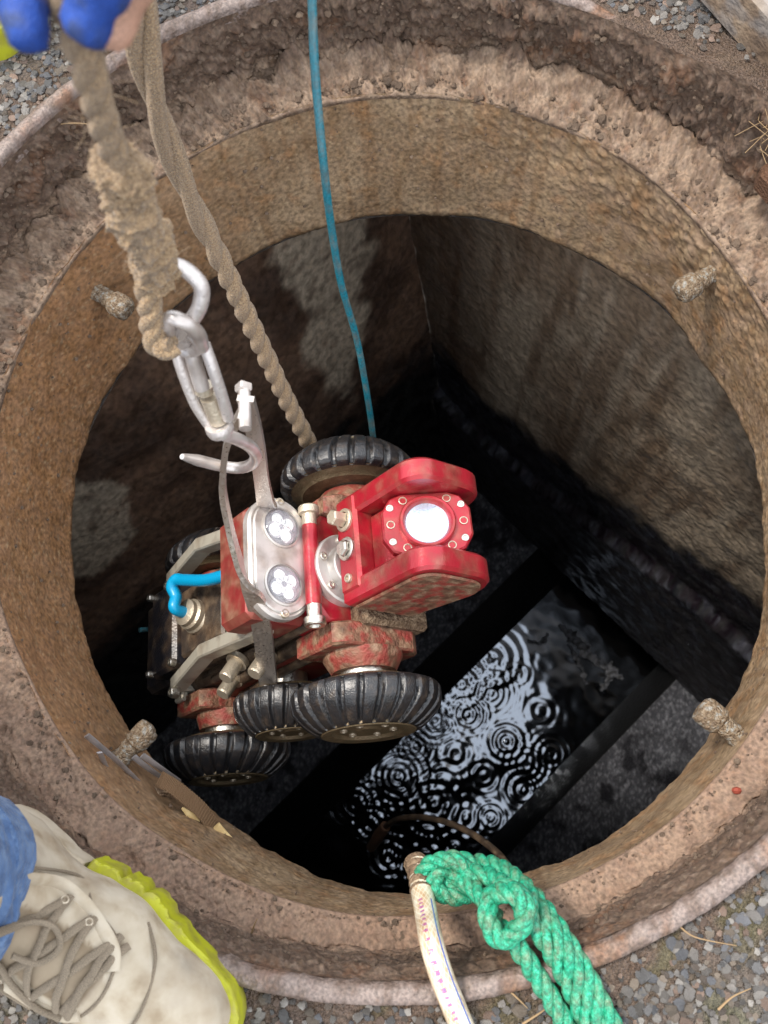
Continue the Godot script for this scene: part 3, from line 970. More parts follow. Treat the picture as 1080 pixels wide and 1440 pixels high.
# ------------------------------------------------------------------ four bolts in the shaft wall
func build_bolts() -> void:
	var at := [[1003, 384, "mud-caked anchor bolt with rounded head in the shaft wall at the upper right"], [138, 412, "mud-caked anchor bolt in the shaft wall beside the steel turnbuckle"], [1040, 1038, "mud-caked anchor bolt in the shaft wall near the water channel"], [168, 1068, "short stubby anchor bolt in the shaft wall above the torn debris"]]
	var tip := [[950, 408], [186, 440], [985, 1002], [180, 1040]]
	for i in 4:
		var best := Vector3.ZERO
		for k in 60:
			var y := lerpf(-0.08, -0.222, k / 59.0)
			var q := G(at[i][0], at[i][1], y)
			var a := atan2(q.z, q.x)
			var r := lerpf(rad(neck_top, a), rad(neck_bot, a), (y + 0.078) / -0.145)
			best = q
			if Vector2(q.x, q.z).length() >= r: break
		var out := Vector3(-best.x, 0, -best.z).normalized()
		var side := out.cross(Vector3.UP)
		var t := Transform3D(Basis(side, Vector3.UP, out), best - out * 0.006)
		var b := thing("anchor_bolt", at[i][2], "bolt", t, "anchor bolts round the shaft wall")
		var nn := noise(120.0, 90 + i, 3)
		var s := Soup.new()
		var p := PackedVector3Array()
		for k in 15: p.append(Vector3(0, 0, 0.032 * k / 14.0))
		tube(s, p, func(sh, a): return 0.0085 + 0.0012 * nn.get_noise_3d(cos(a) * 0.01, sin(a) * 0.01, sh * 0.03) * 2.0 + 0.003 * smoothstep(0.3, 0.0, sh), 14)
		put("shank", s.mesh(60), M.rusty_bolt, b)
		s = Soup.new()
		var rd := 0.0122 if i != 3 else 0.0112
		lathe(s, [Vector2(0.0, 0.022), Vector2(0.0085, 0.0225), Vector2(rd * 0.95, 0.0255), Vector2(rd, 0.030), Vector2(rd * 0.98, 0.039), Vector2(rd * 0.88, 0.0425), Vector2(rd * 0.6, 0.0445), Vector2(0, 0.045)], 14)
		for k in s.v.size(): s.v[k] += s.v[k].normalized() * nn.get_noise_3dv(s.v[k]) * 0.003
		put("head", s.mesh(60), M.rusty_bolt, b)


# ------------------------------------------------------------------ the pipe crawler (x to its nose, y to its back, z to its right-hand side)
const CF := Vector3(0.61945, 0.36823, -0.69331)
const CU := Vector3(-0.78030, 0.19196, -0.59521)
const CL := Vector3(0.08609, -0.90970, -0.40625)
const CM := Vector3(-0.02524, -0.06495, 0.86)

func view_dir(c: Vector3) -> Vector3:
	return RIGHT * c.x + UPV * c.y - BACK * c.z

func stadium(hx: float, hy: float, r: float, n := 10) -> PackedVector2Array:
	var o := PackedVector2Array()
	for c in [[1, -1, -PI / 2], [1, 1, 0.0], [-1, 1, PI / 2], [-1, -1, PI]]:
		for k in n + 1:
			var a: float = c[2] + PI / 2 * k / n
			o.append(Vector2(c[0] * (hx - r) + cos(a) * r, c[1] * (hy - r) + sin(a) * r))
	return o

func turned(x: Vector3, y: Vector3, at: Vector3) -> Transform3D:   # local z = x cross y
	return Transform3D(Basis(x.normalized(), y.normalized(), x.cross(y).normalized()), at)

func facing(z: Vector3, up: Vector3, at: Vector3) -> Transform3D:  # local z along z, local y near up
	var zz := z.normalized()
	var x := up.cross(zz).normalized()
	return Transform3D(Basis(x, zz.cross(x), zz), at)

func screw_mesh(r: float, h: float, hex := true) -> ArrayMesh:
	var s := Soup.new()
	lathe(s, [Vector2(0, -0.002), Vector2(r, -0.002), Vector2(r, h * 0.75), Vector2(r * 0.85, h), Vector2(r * 0.55, h)], 6 if hex and r > 0.005 else 16)
	lathe(s, [Vector2(r * 0.55, h), Vector2(r * 0.5, h * 0.5), Vector2(0, h * 0.45)], 6)
	return s.mesh(30)

func wheel_meshes() -> Array:
	var lugs := 24
	var prof := [Vector2(0.034, 0.010), Vector2(0.060, 0.011), Vector2(0.0645, 0.0128), Vector2(0.0668, 0.0165), Vector2(0.0668, 0.0245), Vector2(0.0650, 0.031), Vector2(0.0605, 0.037), Vector2(0.054, 0.043), Vector2(0.048, 0.0475), Vector2(0.0437, 0.0495), Vector2(0.036, 0.0495)]
	var per := 14
	var nu := lugs * per
	var f := func(u, v):
		var fi := clampf(v * (prof.size() - 1), 0.0, prof.size() - 1.0)
		var i := mini(int(fi), prof.size() - 2)
		var p: Vector2 = prof[i].lerp(prof[i + 1], fi - i)
		var a: float = u * TAU
		var ph := fposmod(u * lugs - 0.42 * smoothstep(0.3, 1.0, v), 1.0)
		var lug := smoothstep(0.0, 0.07, ph) * smoothstep(0.78, 0.71, ph)
		var depth := 0.0062 * smoothstep(0.05, 0.2, v) * smoothstep(0.93, 0.8, v)
		var r := p.x - depth * (1.0 - lug)
		return Vector3(cos(a) * r, sin(a) * r, p.y)
	var tyre := lattice(nu, 30, f, null, true)
	var s := Soup.new()
	lathe(s, [Vector2(0.0, 0.048), Vector2(0.010, 0.048), Vector2(0.012, 0.0465), Vector2(0.030, 0.0465), Vector2(0.032, 0.0495), Vector2(0.041, 0.0505), Vector2(0.0425, 0.049), Vector2(0.0425, 0.046)], 40)
	var cap := s.mesh(30)
	s = Soup.new()
	lathe(s, [Vector2(0.0, -0.014), Vector2(0.0225, -0.014), Vector2(0.0235, -0.013), Vector2(0.0235, 0.012), Vector2(0.026, 0.014)], 36)
	var hub := s.mesh(30)
	s = Soup.new()
	lathe(s, [Vector2(0.020, 0.007), Vector2(0.046, 0.0065), Vector2(0.05, 0.0095), Vector2(0.060, 0.0115)], 40)
	var disc := s.mesh(30)
	return [tyre, cap, hub, disc, screw_mesh(0.0034, 0.002)]

func build_crawler() -> void:
	var at := Transform3D(Basis(view_dir(CF), view_dir(CU), view_dir(CL)).orthonormalized(), EYE + view_dir(CM))
	var bot := thing("pipe_crawler", "red and black wheeled pipe inspection robot hanging nose-up from the hook", "inspection robot", at)
	var s := Soup.new()

	# --- wheels
	var wm := wheel_meshes()
	for w in [[0.0, 0.111, 1, 1.0], [-0.1215, 0.088, 1, 0.82], [-0.2434, 0.111, 1, 1.0], [0.0, -0.111, -1, 1.0], [-0.1215, -0.088, -1, 0.82], [-0.2434, -0.111, -1, 1.0]]:
		var b := Basis.IDENTITY if w[2] > 0 else Basis(Vector3.RIGHT, PI)
		b = b.rotated(Vector3(0, 0, 1), rng.randf() * TAU)
		var t := Transform3D(b.scaled(Vector3(w[3], w[3], 1)), Vector3(w[0], 0, w[1] + 0.004 - w[2] * 0.025))
		var o := Node3D.new()
		o.transform = t
		var n := "wheel"
		var k := 0
		while bot.has_node(n):
			k += 1; n = "wheel_%03d" % k
		o.name = n
		bot.add_child(o)
		put("tyre", wm[0], M.tyre, o)
		put("cap", wm[1], M.cap, o)
		put("hub", wm[2], M.silver, o)
		put("rim_disc", wm[3], M.cap, o)
		for q in 6:
			var a := TAU * q / 6
			put("screw", wm[4], M.brass, o, Transform3D(Basis(), Vector3(cos(a) * 0.022, sin(a) * 0.022, 0.0465)))

	# --- chassis
	s = Soup.new()
	box(s, Vector3(-0.135, 0.0, 0), Vector3(0.29, 0.085, 0.096), 0.006)
	box(s, Vector3(-0.12, 0.046, 0), Vector3(0.20, 0.014, 0.07), 0.003)
	var chassis := put("chassis", s.mesh(), M.black_mud, bot)
	for sg in [-1, 1]:
		s = Soup.new()   # dark red side plate
		prism(s, PackedVector2Array([Vector2(-0.30, -0.035), Vector2(0.0, -0.035), Vector2(0.03, -0.02), Vector2(0.03, 0.028), Vector2(-0.01, 0.038), Vector2(-0.27, 0.018), Vector2(-0.30, 0.0)]), 0.05, 0.058, 0.0015, Transform3D(Basis(), Vector3.ZERO) if sg > 0 else Transform3D(Basis(Vector3(1, 0, 0), Vector3(0, 1, 0), Vector3(0, 0, -1)), Vector3.ZERO))
		put("side_plate", s.mesh(), M.red_dirty, bot)
		for gx in [[0.0, 1.0], [-0.2434, 0.9]]:
			s = Soup.new()   # gearbox, chamfered block with a cone down to the axle
			var zz: float = 0.048 * sg
			var hs: float = 0.048 * gx[1]
			prism(s, PackedVector2Array([Vector2(gx[0] - hs * 0.7, -hs), Vector2(gx[0] + hs * 0.4, -hs), Vector2(gx[0] + hs * 0.64, -hs * 0.72), Vector2(gx[0] + hs * 0.64, hs * 0.72), Vector2(gx[0] + hs * 0.42, hs), Vector2(gx[0] - hs * 0.7, hs)]), 0.05, 0.071, 0.002, Transform3D(Basis(Vector3(1, 0, 0), Vector3(0, 1, 0), Vector3(0, 0, sg)), Vector3.ZERO))
			lathe(s, [Vector2(0.036 * gx[1], 0.070), Vector2(0.036 * gx[1], 0.0745), Vector2(0.029, 0.087), Vector2(0.022, 0.087)], 32, Transform3D(Basis(Vector3(1, 0, 0), Vector3(0, 1, 0), Vector3(0, 0, sg)), Vector3(gx[0], 0, 0)))
			put("gearbox", s.mesh(), M.red_mud, bot)
	# black tubes and rails along the right flank
	for r in [[0.052, 0.034, 0.007], [0.060, 0.018, 0.005], [0.046, 0.05, 0.005]]:
		s = Soup.new()
		tube(s, PackedVector3Array([Vector3(-0.20, r[1] - 0.012, r[0]), Vector3(-0.1, r[1], r[0]), Vector3(0.012, r[1] + 0.004, r[0])]), r[2], 12)
		put("rail", s.mesh(60), M.black_mud, bot)

	# --- rear electronics box with its cable gland
	s = Soup.new()
	box(s, Vector3(-0.262, 0.022, -0.022), Vector3(0.055, 0.092, 0.098), 0.004)
	box(s, Vector3(-0.315, 0.012, -0.022), Vector3(0.055, 0.075, 0.105), 0.006)
	box(s, Vector3(-0.355, 0.004, -0.022), Vector3(0.03, 0.05, 0.07), 0.006)
	var rear := put("rear_box", s.mesh(), M.black, bot)
	s = Soup.new()
	box(s, Vector3(-0.19, 0.052, -0.02), Vector3(0.09, 0.016, 0.075), 0.003)
	put("top_plate", s.mesh(), M.black_mud, bot)
	for q in [[-0.235, -0.066], [-0.288, -0.066], [-0.235, 0.022], [-0.288, 0.022]]:
		put("screw", screw_mesh(0.0042, 0.005), M.silver, rear, facing(Vector3.UP, Vector3.RIGHT, Vector3(q[0], 0.068, q[1])))
	var gl := facing(Vector3(0.25, 1, -0.1), Vector3.RIGHT, Vector3(-0.198, 0.058, -0.018))
	s = Soup.new()
	lathe(s, [Vector2(0.0185, -0.004), Vector2(0.0185, 0.004), Vector2(0.0165, 0.006), Vector2(0.0165, 0.012), Vector2(0.014, 0.014), Vector2(0.014, 0.019), Vector2(0.009, 0.021), Vector2(0.0, 0.021)], 28, gl)
	put("cable_gland", s.mesh(30), M.brass, bot)
	# the blue cable from the gland up to the headlamp
	s = Soup.new()
	tube(s, smooth([gl * Vector3(0, 0, 0.012), gl * Vector3(0, 0, 0.032), Vector3(-0.190, 0.088, -0.034), Vector3(-0.191, 0.092, -0.044), Vector3(-0.184, 0.091, -0.050), Vector3(-0.172, 0.088, -0.046), Vector3(-0.13, 0.086, -0.032), Vector3(-0.09, 0.084, -0.024), Vector3(-0.05, 0.08, -0.015)], 10), 0.0062, 14)
	put("blue_cable", s.mesh(60), M.cyan, bot)

	# --- bent guard bars
	for g in [[[-0.05, 0.083, -0.056], [-0.07, 0.083, -0.060], [-0.145, 0.081, -0.075], [-0.245, 0.062, -0.076]], [[-0.03, 0.083, 0.044], [-0.06, 0.083, 0.043], [-0.145, 0.078, 0.036], [-0.245, 0.056, 0.041]]]:
		s = Soup.new()
		for k in 3:
			var a := Vector3(g[k][0], g[k][1], g[k][2]); var b := Vector3(g[k + 1][0], g[k + 1][1], g[k + 1][2])
			var d := (b - a)
			box(s, Vector3.ZERO, Vector3(d.length() + 0.004 + 0.0006 * k, 0.018, 0.0142 - 0.0006 * k), 0.0015, turned(d, Vector3(0, 1, 0) - d.normalized() * d.normalized().y, (a + b) / 2))
		var e := Vector3(g[3][0], g[3][1], g[3][2])
		box(s, e + Vector3(-0.006, -0.022, 0), Vector3(0.013, 0.05, 0.0135), 0.0015)
		box(s, e + Vector3(-0.018, -0.012, 0.0), Vector3(0.018, 0.008, 0.03), 0.0015)
		var bar := put("guard_bar", s.mesh(), M.guard, bot)
		put("bolt", screw_mesh(0.006, 0.007), M.silver, bar, facing(Vector3.UP, Vector3.RIGHT, e + Vector3(0.006, 0.007, 0.012)))
		put("bolt", screw_mesh(0.005, 0.006), M.silver, bar, facing(Vector3.LEFT, Vector3.UP, e + Vector3(-0.014, -0.02, -0.004)))
	for q in [[-0.12, 0.06, 0.052], [-0.17, 0.035, 0.054], [-0.085, 0.05, 0.056]]:
		s = Soup.new()
		lathe(s, [Vector2(0.0, 0.02), Vector2(0.0065, 0.02), Vector2(0.0075, 0.018), Vector2(0.0075, 0.0), Vector2(0.011, 0.0), Vector2(0.011, -0.006)], 18, facing(Vector3(0, 0.6, 0.8), Vector3.RIGHT, Vector3(q[0], q[1], q[2])))
		put("standoff", s.mesh(30), M.brass, bot)

	# --- headlamp: red housing, pale stadium face, two clear lamps
	s = Soup.new()
	box(s, Vector3(-0.028, 0.085, -0.004), Vector3(0.052, 0.062, 0.104), 0.006)
	box(s, Vector3(-0.03, 0.05, -0.004), Vector3(0.045, 0.05, 0.07), 0.003)
	put("headlamp_housing", s.mesh(), M.red_dirty, bot)
	var face := facing(Vector3(1, 0, 0), Vector3(0, 0, -1), Vector3(0, 0.091, -0.005))   # local y towards -z, local x towards... up x z
	s = Soup.new()
	prism(s, stadium(0.0315, 0.0565, 0.0312, 14), 0.0005, 0.012, 0.0022, face)
	prism(s, stadium(0.0275, 0.0525, 0.0272, 14), 0.0115, 0.0142, 0.0012, face)
	var plate := put("headlamp_face", s.mesh(32), M.plate, bot)
	for k in 2:
		var c := face * Vector3(0, 0.0265 - 0.053 * k, 0.0142)
		var lt := Transform3D(face.basis, c)
		s = Soup.new()
		lathe(s, [Vector2(0.0192, -0.0002), Vector2(0.0192, 0.0012), Vector2(0.0176, 0.0018), Vector2(0.0168, -0.0002)], 40, lt)
		put("lamp_ring", s.mesh(30), M.plate, plate)
		s = Soup.new()
		for q in 4:
			var a := TAU * q / 4 + 0.5
			lathe(s, [Vector2(0.0080, 0.0016), Vector2(0.0066, 0.0008), Vector2(0.0060, 0.0002), Vector2(0.0, 0.0002)], 18, lt * Transform3D(Basis(), Vector3(cos(a) * 0.0078, sin(a) * 0.0078, 0.0003)))
		lathe(s, [Vector2(0.0168, 0.0003), Vector2(0.0, 0.0003)], 40, lt)
		put("reflector", s.mesh(50), M.reflector, plate)
		s = Soup.new()
		for q in 4:
			var a := TAU * q / 4 + 0.5
			lathe(s, [Vector2(0.0060, 0.0003), Vector2(0.0050, 0.0012), Vector2(0.0028, 0.0006), Vector2(0.0024, 0.0022), Vector2(0.0, 0.0026)], 14, lt * Transform3D(Basis(), Vector3(cos(a) * 0.0078, sin(a) * 0.0078, 0.0006)))
		put("led", s.mesh(60), M.led, plate)
		s = Soup.new()
		lathe(s, [Vector2(0.0166, 0.0008), Vector2(0.0150, 0.0034), Vector2(0.0108, 0.0054), Vector2(0.0056, 0.0063), Vector2(0.0, 0.0066)], 32, lt)
		put("lamp_lens", s.mesh(60), M.glass, plate)
	for sg in [-1, 1]:
		put("screw", screw_mesh(0.0042, 0.0022, false), M.brass, plate, Transform3D(face.basis, face * Vector3(0.001, sg * 0.0515, 0.0120)))

	# --- red tie bar with silver ends beside the headlamp
	s = Soup.new()
	tube(s, PackedVector3Array([Vector3(0.02, 0.0645, -0.036), Vector3(0.02, 0.0645, 0.038)]), 0.0072, 20)
	var tie := put("tie_bar", s.mesh(50), M.red, bot)
	for sg in [-1, 1]:
		s = Soup.new()
		lathe(s, [Vector2(0.0066, 0.0), Vector2(0.0066, 0.011), Vector2(0.0092, 0.012), Vector2(0.0096, 0.013), Vector2(0.0096, 0.018), Vector2(0.0086, 0.0192), Vector2(0.005, 0.0192), Vector2(0.004, 0.016), Vector2(0.0, 0.016)], 22, facing(Vector3(0, 0, sg), Vector3.UP, Vector3(0.02, 0.0645, 0.001 + sg * 0.0365)))
		put("end_cap", s.mesh(30), M.brass if sg < 0 else M.silver, tie)

	# --- red front block and pan joint
	s = Soup.new()
	prism(s, PackedVector2Array([Vector2(-0.02, -0.05), Vector2(0.05, -0.05), Vector2(0.066, -0.03), Vector2(0.066, 0.03), Vector2(0.05, 0.05), Vector2(-0.02, 0.05)]), -0.03, 0.020, 0.003, facing(Vector3(1, 0, 0), Vector3(0, 0, -1), Vector3.ZERO) * Transform3D(Basis(Vector3(-1, 0, 0), Vector3(0, 1, 0), Vector3(0, 0, -1)), Vector3.ZERO) if false else turned(Vector3(0, 1, 0), Vector3(0, 0, 1), Vector3.ZERO))
	put("front_block", s.mesh(), M.red, bot)
	s = Soup.new()
	box(s, Vector3(0.012, -0.012, 0.038), Vector3(0.055, 0.075, 0.03), 0.004)
	put("front_foot", s.mesh(), M.mud, bot)
	var pan := facing(Vector3(1, 0, 0), Vector3(0, 1, 0), Vector3(0.0, 0.034, 0.003))
	s = Soup.new()
	lathe(s, [Vector2(0.0325, 0.016), Vector2(0.0325, 0.029), Vector2(0.031, 0.0305), Vector2(0.0215, 0.0305), Vector2(0.0205, 0.033), Vector2(0.0205, 0.039), Vector2(0.0195, 0.040), Vector2(0.0, 0.040)], 48, pan)
	var flange := put("pan_flange", s.mesh(30), M.plate, bot)
	for k in 6:
		var a := TAU * k / 6 + 0.25
		put("screw", screw_mesh(0.0036, 0.002, false), M.silver, flange, Transform3D(pan.basis, pan * Vector3(cos(a) * 0.0265, sin(a) * 0.0265, 0.0305)))

	# --- yoke: base block and two arms with rounded noses
	s = Soup.new()
	box(s, Vector3(0.052, 0.012, -0.010), Vector3(0.028, 0.074, 0.088), 0.003)
	box(s, Vector3(0.076, 0.002, -0.007), Vector3(0.026, 0.060, 0.058), 0.004)
	var yoke := put("yoke_base", s.mesh(), M.red, bot)
	for q in [[-0.032, true], [-0.005, false], [0.022, false]]:
		var bt := facing(Vector3(0, 1, 0), Vector3(1, 0, 0), Vector3(0.052, 0.049, q[0]))
		if q[0] > 0.02:
			put("screw", screw_mesh(0.004, 0.003), M.brass, yoke, bt)
			continue
		s = Soup.new()
		lathe(s, [Vector2(0.0105, -0.001), Vector2(0.0105, 0.002), Vector2(0.0095, 0.003), Vector2(0.0072, 0.003)], 24, bt)
		lathe(s, [Vector2(0.0072, 0.002), Vector2(0.0072, 0.014 if q[1] else 0.006), Vector2(0.006, 0.0155 if q[1] else 0.0075), Vector2(0.0, 0.0155 if q[1] else 0.0075)], 6, bt)
		put("bolt", s.mesh(25), M.brass if q[1] else M.silver, yoke)
	var arm := PackedVector2Array()
	for p in [[0.040, -0.024], [0.105, -0.036]]: arm.append(Vector2(p[0], p[1]))
	for k in 9:
		var a := -PI / 2 + PI / 2 * k / 8
		arm.append(Vector2(0.118 + cos(a) * 0.030, -0.008 + sin(a) * 0.030))
	for k in 9:
		var a := PI / 2 * k / 8
		arm.append(Vector2(0.126 + cos(a) * 0.022, 0.026 + sin(a) * 0.022))
	arm.append(Vector2(0.040, 0.047))
	for z in [[0.022, 0.043], [-0.056, -0.036]]:
		s = Soup.new()
		prism(s, arm.duplicate(), z[0], z[1], 0.0028)
		var ar := put("yoke_arm", s.mesh(28), M.red, bot)
		s = Soup.new()
		var zo: float = z[1] if z[0] > 0 else z[0]
		var inset := PackedVector2Array()
		for q in arm: inset.append(Vector2(0.094, 0.004) + (q - Vector2(0.094, 0.004)) * 0.86)
		prism(s, inset, minf(zo, zo + signf(z[0]) * 0.003), maxf(zo, zo + signf(z[0]) * 0.003), 0.0012)
		put("cover_plate", s.mesh(28), M.red_mud if z[0] > 0 else M.red_dirty, ar)

	# --- camera head, tilted up between the arms
	var n := Vector3(0.80, 0.58, -0.03).normalized()
	var up := Vector3(0, 0, -1)
	var head := facing(n, up, Vector3(0.106, 0.006, -0.0075))
	s = Soup.new()
	var prof := [Vector2(0.0, -0.034), Vector2(0.026, -0.034), Vector2(0.031, -0.028)]
	for k in 5:
		var z := -0.024 + 0.0062 * k
		prof.append_array([Vector2(0.0335, z), Vector2(0.0335, z + 0.004), Vector2(0.0315, z + 0.0045), Vector2(0.0315, z + 0.006)])
	prof.append_array([Vector2(0.0335, 0.0075), Vector2(0.0335, 0.010), Vector2(0.0, 0.010)])
	lathe(s, prof, 48, head)
	for k in s.v.size():       # flats where the arms clasp it
		s.v[k].z = clampf(s.v[k].z, -0.0352, 0.0212)
	var body := put("camera_body", s.mesh(30), M.red_dirty, bot)
	s = Soup.new()
	var oct := PackedVector2Array([Vector2(-0.0375, -0.012), Vector2(-0.030, -0.024), Vector2(-0.020, -0.0285), Vector2(0.020, -0.0285), Vector2(0.030, -0.024), Vector2(0.0375, -0.012), Vector2(0.0375, 0.012), Vector2(0.030, 0.024), Vector2(0.020, 0.0285), Vector2(-0.020, 0.0285), Vector2(-0.030, 0.024), Vector2(-0.0375, 0.012)])
	prism(s, oct, 0.0095, 0.0205, 0.0016, head)
	var fp := put("camera_face", s.mesh(25), M.red, bot)
	s = Soup.new()
	lathe(s, [Vector2(0.0238, 0.020), Vector2(0.0238, 0.0245), Vector2(0.0226, 0.0258), Vector2(0.0208, 0.0258), Vector2(0.0196, 0.0245), Vector2(0.0180, 0.0215), Vector2(0.0180, 0.0205)], 56, head)
	put("lens_ring", s.mesh(35), M.red, fp)
	s = Soup.new()
	lathe(s, [Vector2(0.0181, 0.0208), Vector2(0.012, 0.0218), Vector2(0.006, 0.0223), Vector2(0.0, 0.0225)], 40, head)
	put("lens", s.mesh(60), M.lens, fp)
	for q in [[-0.030, -0.0155], [-0.030, 0.0155], [0.030, -0.0155], [0.030, 0.0155]]:
		put("screw", screw_mesh(0.0032, 0.0012, false), M.silver, fp, Transform3D(head.basis, head * Vector3(q[0], q[1], 0.0203)))
	for q in [[-0.0185, -0.0215], [-0.0185, 0.0215], [0.0185, -0.0215], [0.0185, 0.0215], [0.0305, 0.0], [-0.0305, 0.0]]:
		s = Soup.new()
		lathe(s, [Vector2(0.0036, 0.0006), Vector2(0.0029, 0.0007), Vector2(0.0024, -0.0004), Vector2(0.0, -0.0006)], 16, Transform3D(head.basis, head * Vector3(q[0], q[1], 0.0206)))
		put("socket", s.mesh(30), M.brass, fp)

	# --- lifting arch of flat strap, its top pinned inside the hook
	var leg_r := smooth([Vector3(-0.103, 0.035, 0.076), Vector3(-0.061, 0.064, 0.061), Vector3(-0.021, 0.092, 0.049), Vector3(0.008, 0.115, 0.038), Vector3(0.025, 0.135, 0.028), Vector3(0.041, 0.152, 0.015), Vector3(0.062, 0.171, -0.001), Vector3(0.089, 0.191, -0.012), Vector3(0.115, 0.205, -0.016), Vector3(0.142, 0.218, -0.018), Vector3(0.168, 0.227, -0.018), Vector3(0.187, 0.232, -0.018)], 8)
	var leg_l := smooth([Vector3(-0.12, 0.03, -0.066), Vector3(-0.06, 0.06, -0.066), Vector3(0.0, 0.095, -0.055), Vector3(0.047, 0.127, -0.036), Vector3(0.091, 0.158, -0.030), Vector3(0.137, 0.190, -0.027), Vector3(0.169, 0.214, -0.027), Vector3(0.190, 0.231, -0.027)], 8)
	for k in 2:
		var path: PackedVector3Array = [leg_r, leg_l][k]
		s = Soup.new()
		var twist_from := Vector3(0.60, -0.77, 0.2); var twist_to := Vector3(0.2, 0.25, 0.95) if k == 0 else Vector3(0.60, -0.77, 0.2)
		for i in path.size() - 1:
			var a := path[i]; var b := path[i + 1]
			var quadp := []
			for e in [[a, maxi(i - 1, 0), i + 1], [b, i, mini(i + 2, path.size() - 1)]]:
				var tg: Vector3 = (path[e[2]] - path[e[1]]).normalized()
				var side := twist_from.lerp(twist_to, smoothstep(0.24, 0.42, float(e[1]) / path.size())).normalized()
				var wd := (side - tg * side.dot(tg)).normalized()
				var nd := tg.cross(wd)
				var hw := lerpf(0.0085, 0.0056, smoothstep(0.25, 0.6, float(i) / path.size()))
				var ht := 0.0022
				quadp.append([e[0] + wd * hw + nd * ht, e[0] - wd * hw + nd * ht, e[0] - wd * hw - nd * ht, e[0] + wd * hw - nd * ht])
			for j in 4:
				var jj := (j + 1) % 4
				s.quad(quadp[0][j], quadp[0][jj], quadp[1][jj], quadp[1][j])
			if i == 0: s.quad(quadp[0][3], quadp[0][2], quadp[0][1], quadp[0][0])
			if i == path.size() - 2: s.quad(quadp[1][0], quadp[1][1], quadp[1][2], quadp[1][3])
		put("lifting_strap", s.mesh(35), M.strap, bot)
	s = Soup.new()
	tube(s, PackedVector3Array([Vector3(0.187, 0.230, -0.006), Vector3(0.187, 0.230, -0.036)]), 0.0042, 14)
	box(s, Vector3(0.187, 0.2305, -0.037), Vector3(0.009, 0.009, 0.006), 0.001)
	put("arch_pin", s.mesh(40), M.chrome, bot)
	put("bolt", screw_mesh(0.0095, 0.005), M.silver, bot, facing(Vector3(0, 0, 1), Vector3.UP, Vector3(-0.103, 0.035, 0.0795)))


# ------------------------------------------------------------------ hook, ropes, cables
func P(list: Array) -> Array:
	return list.map(func(q): return V(q[0], q[1], q[2]))

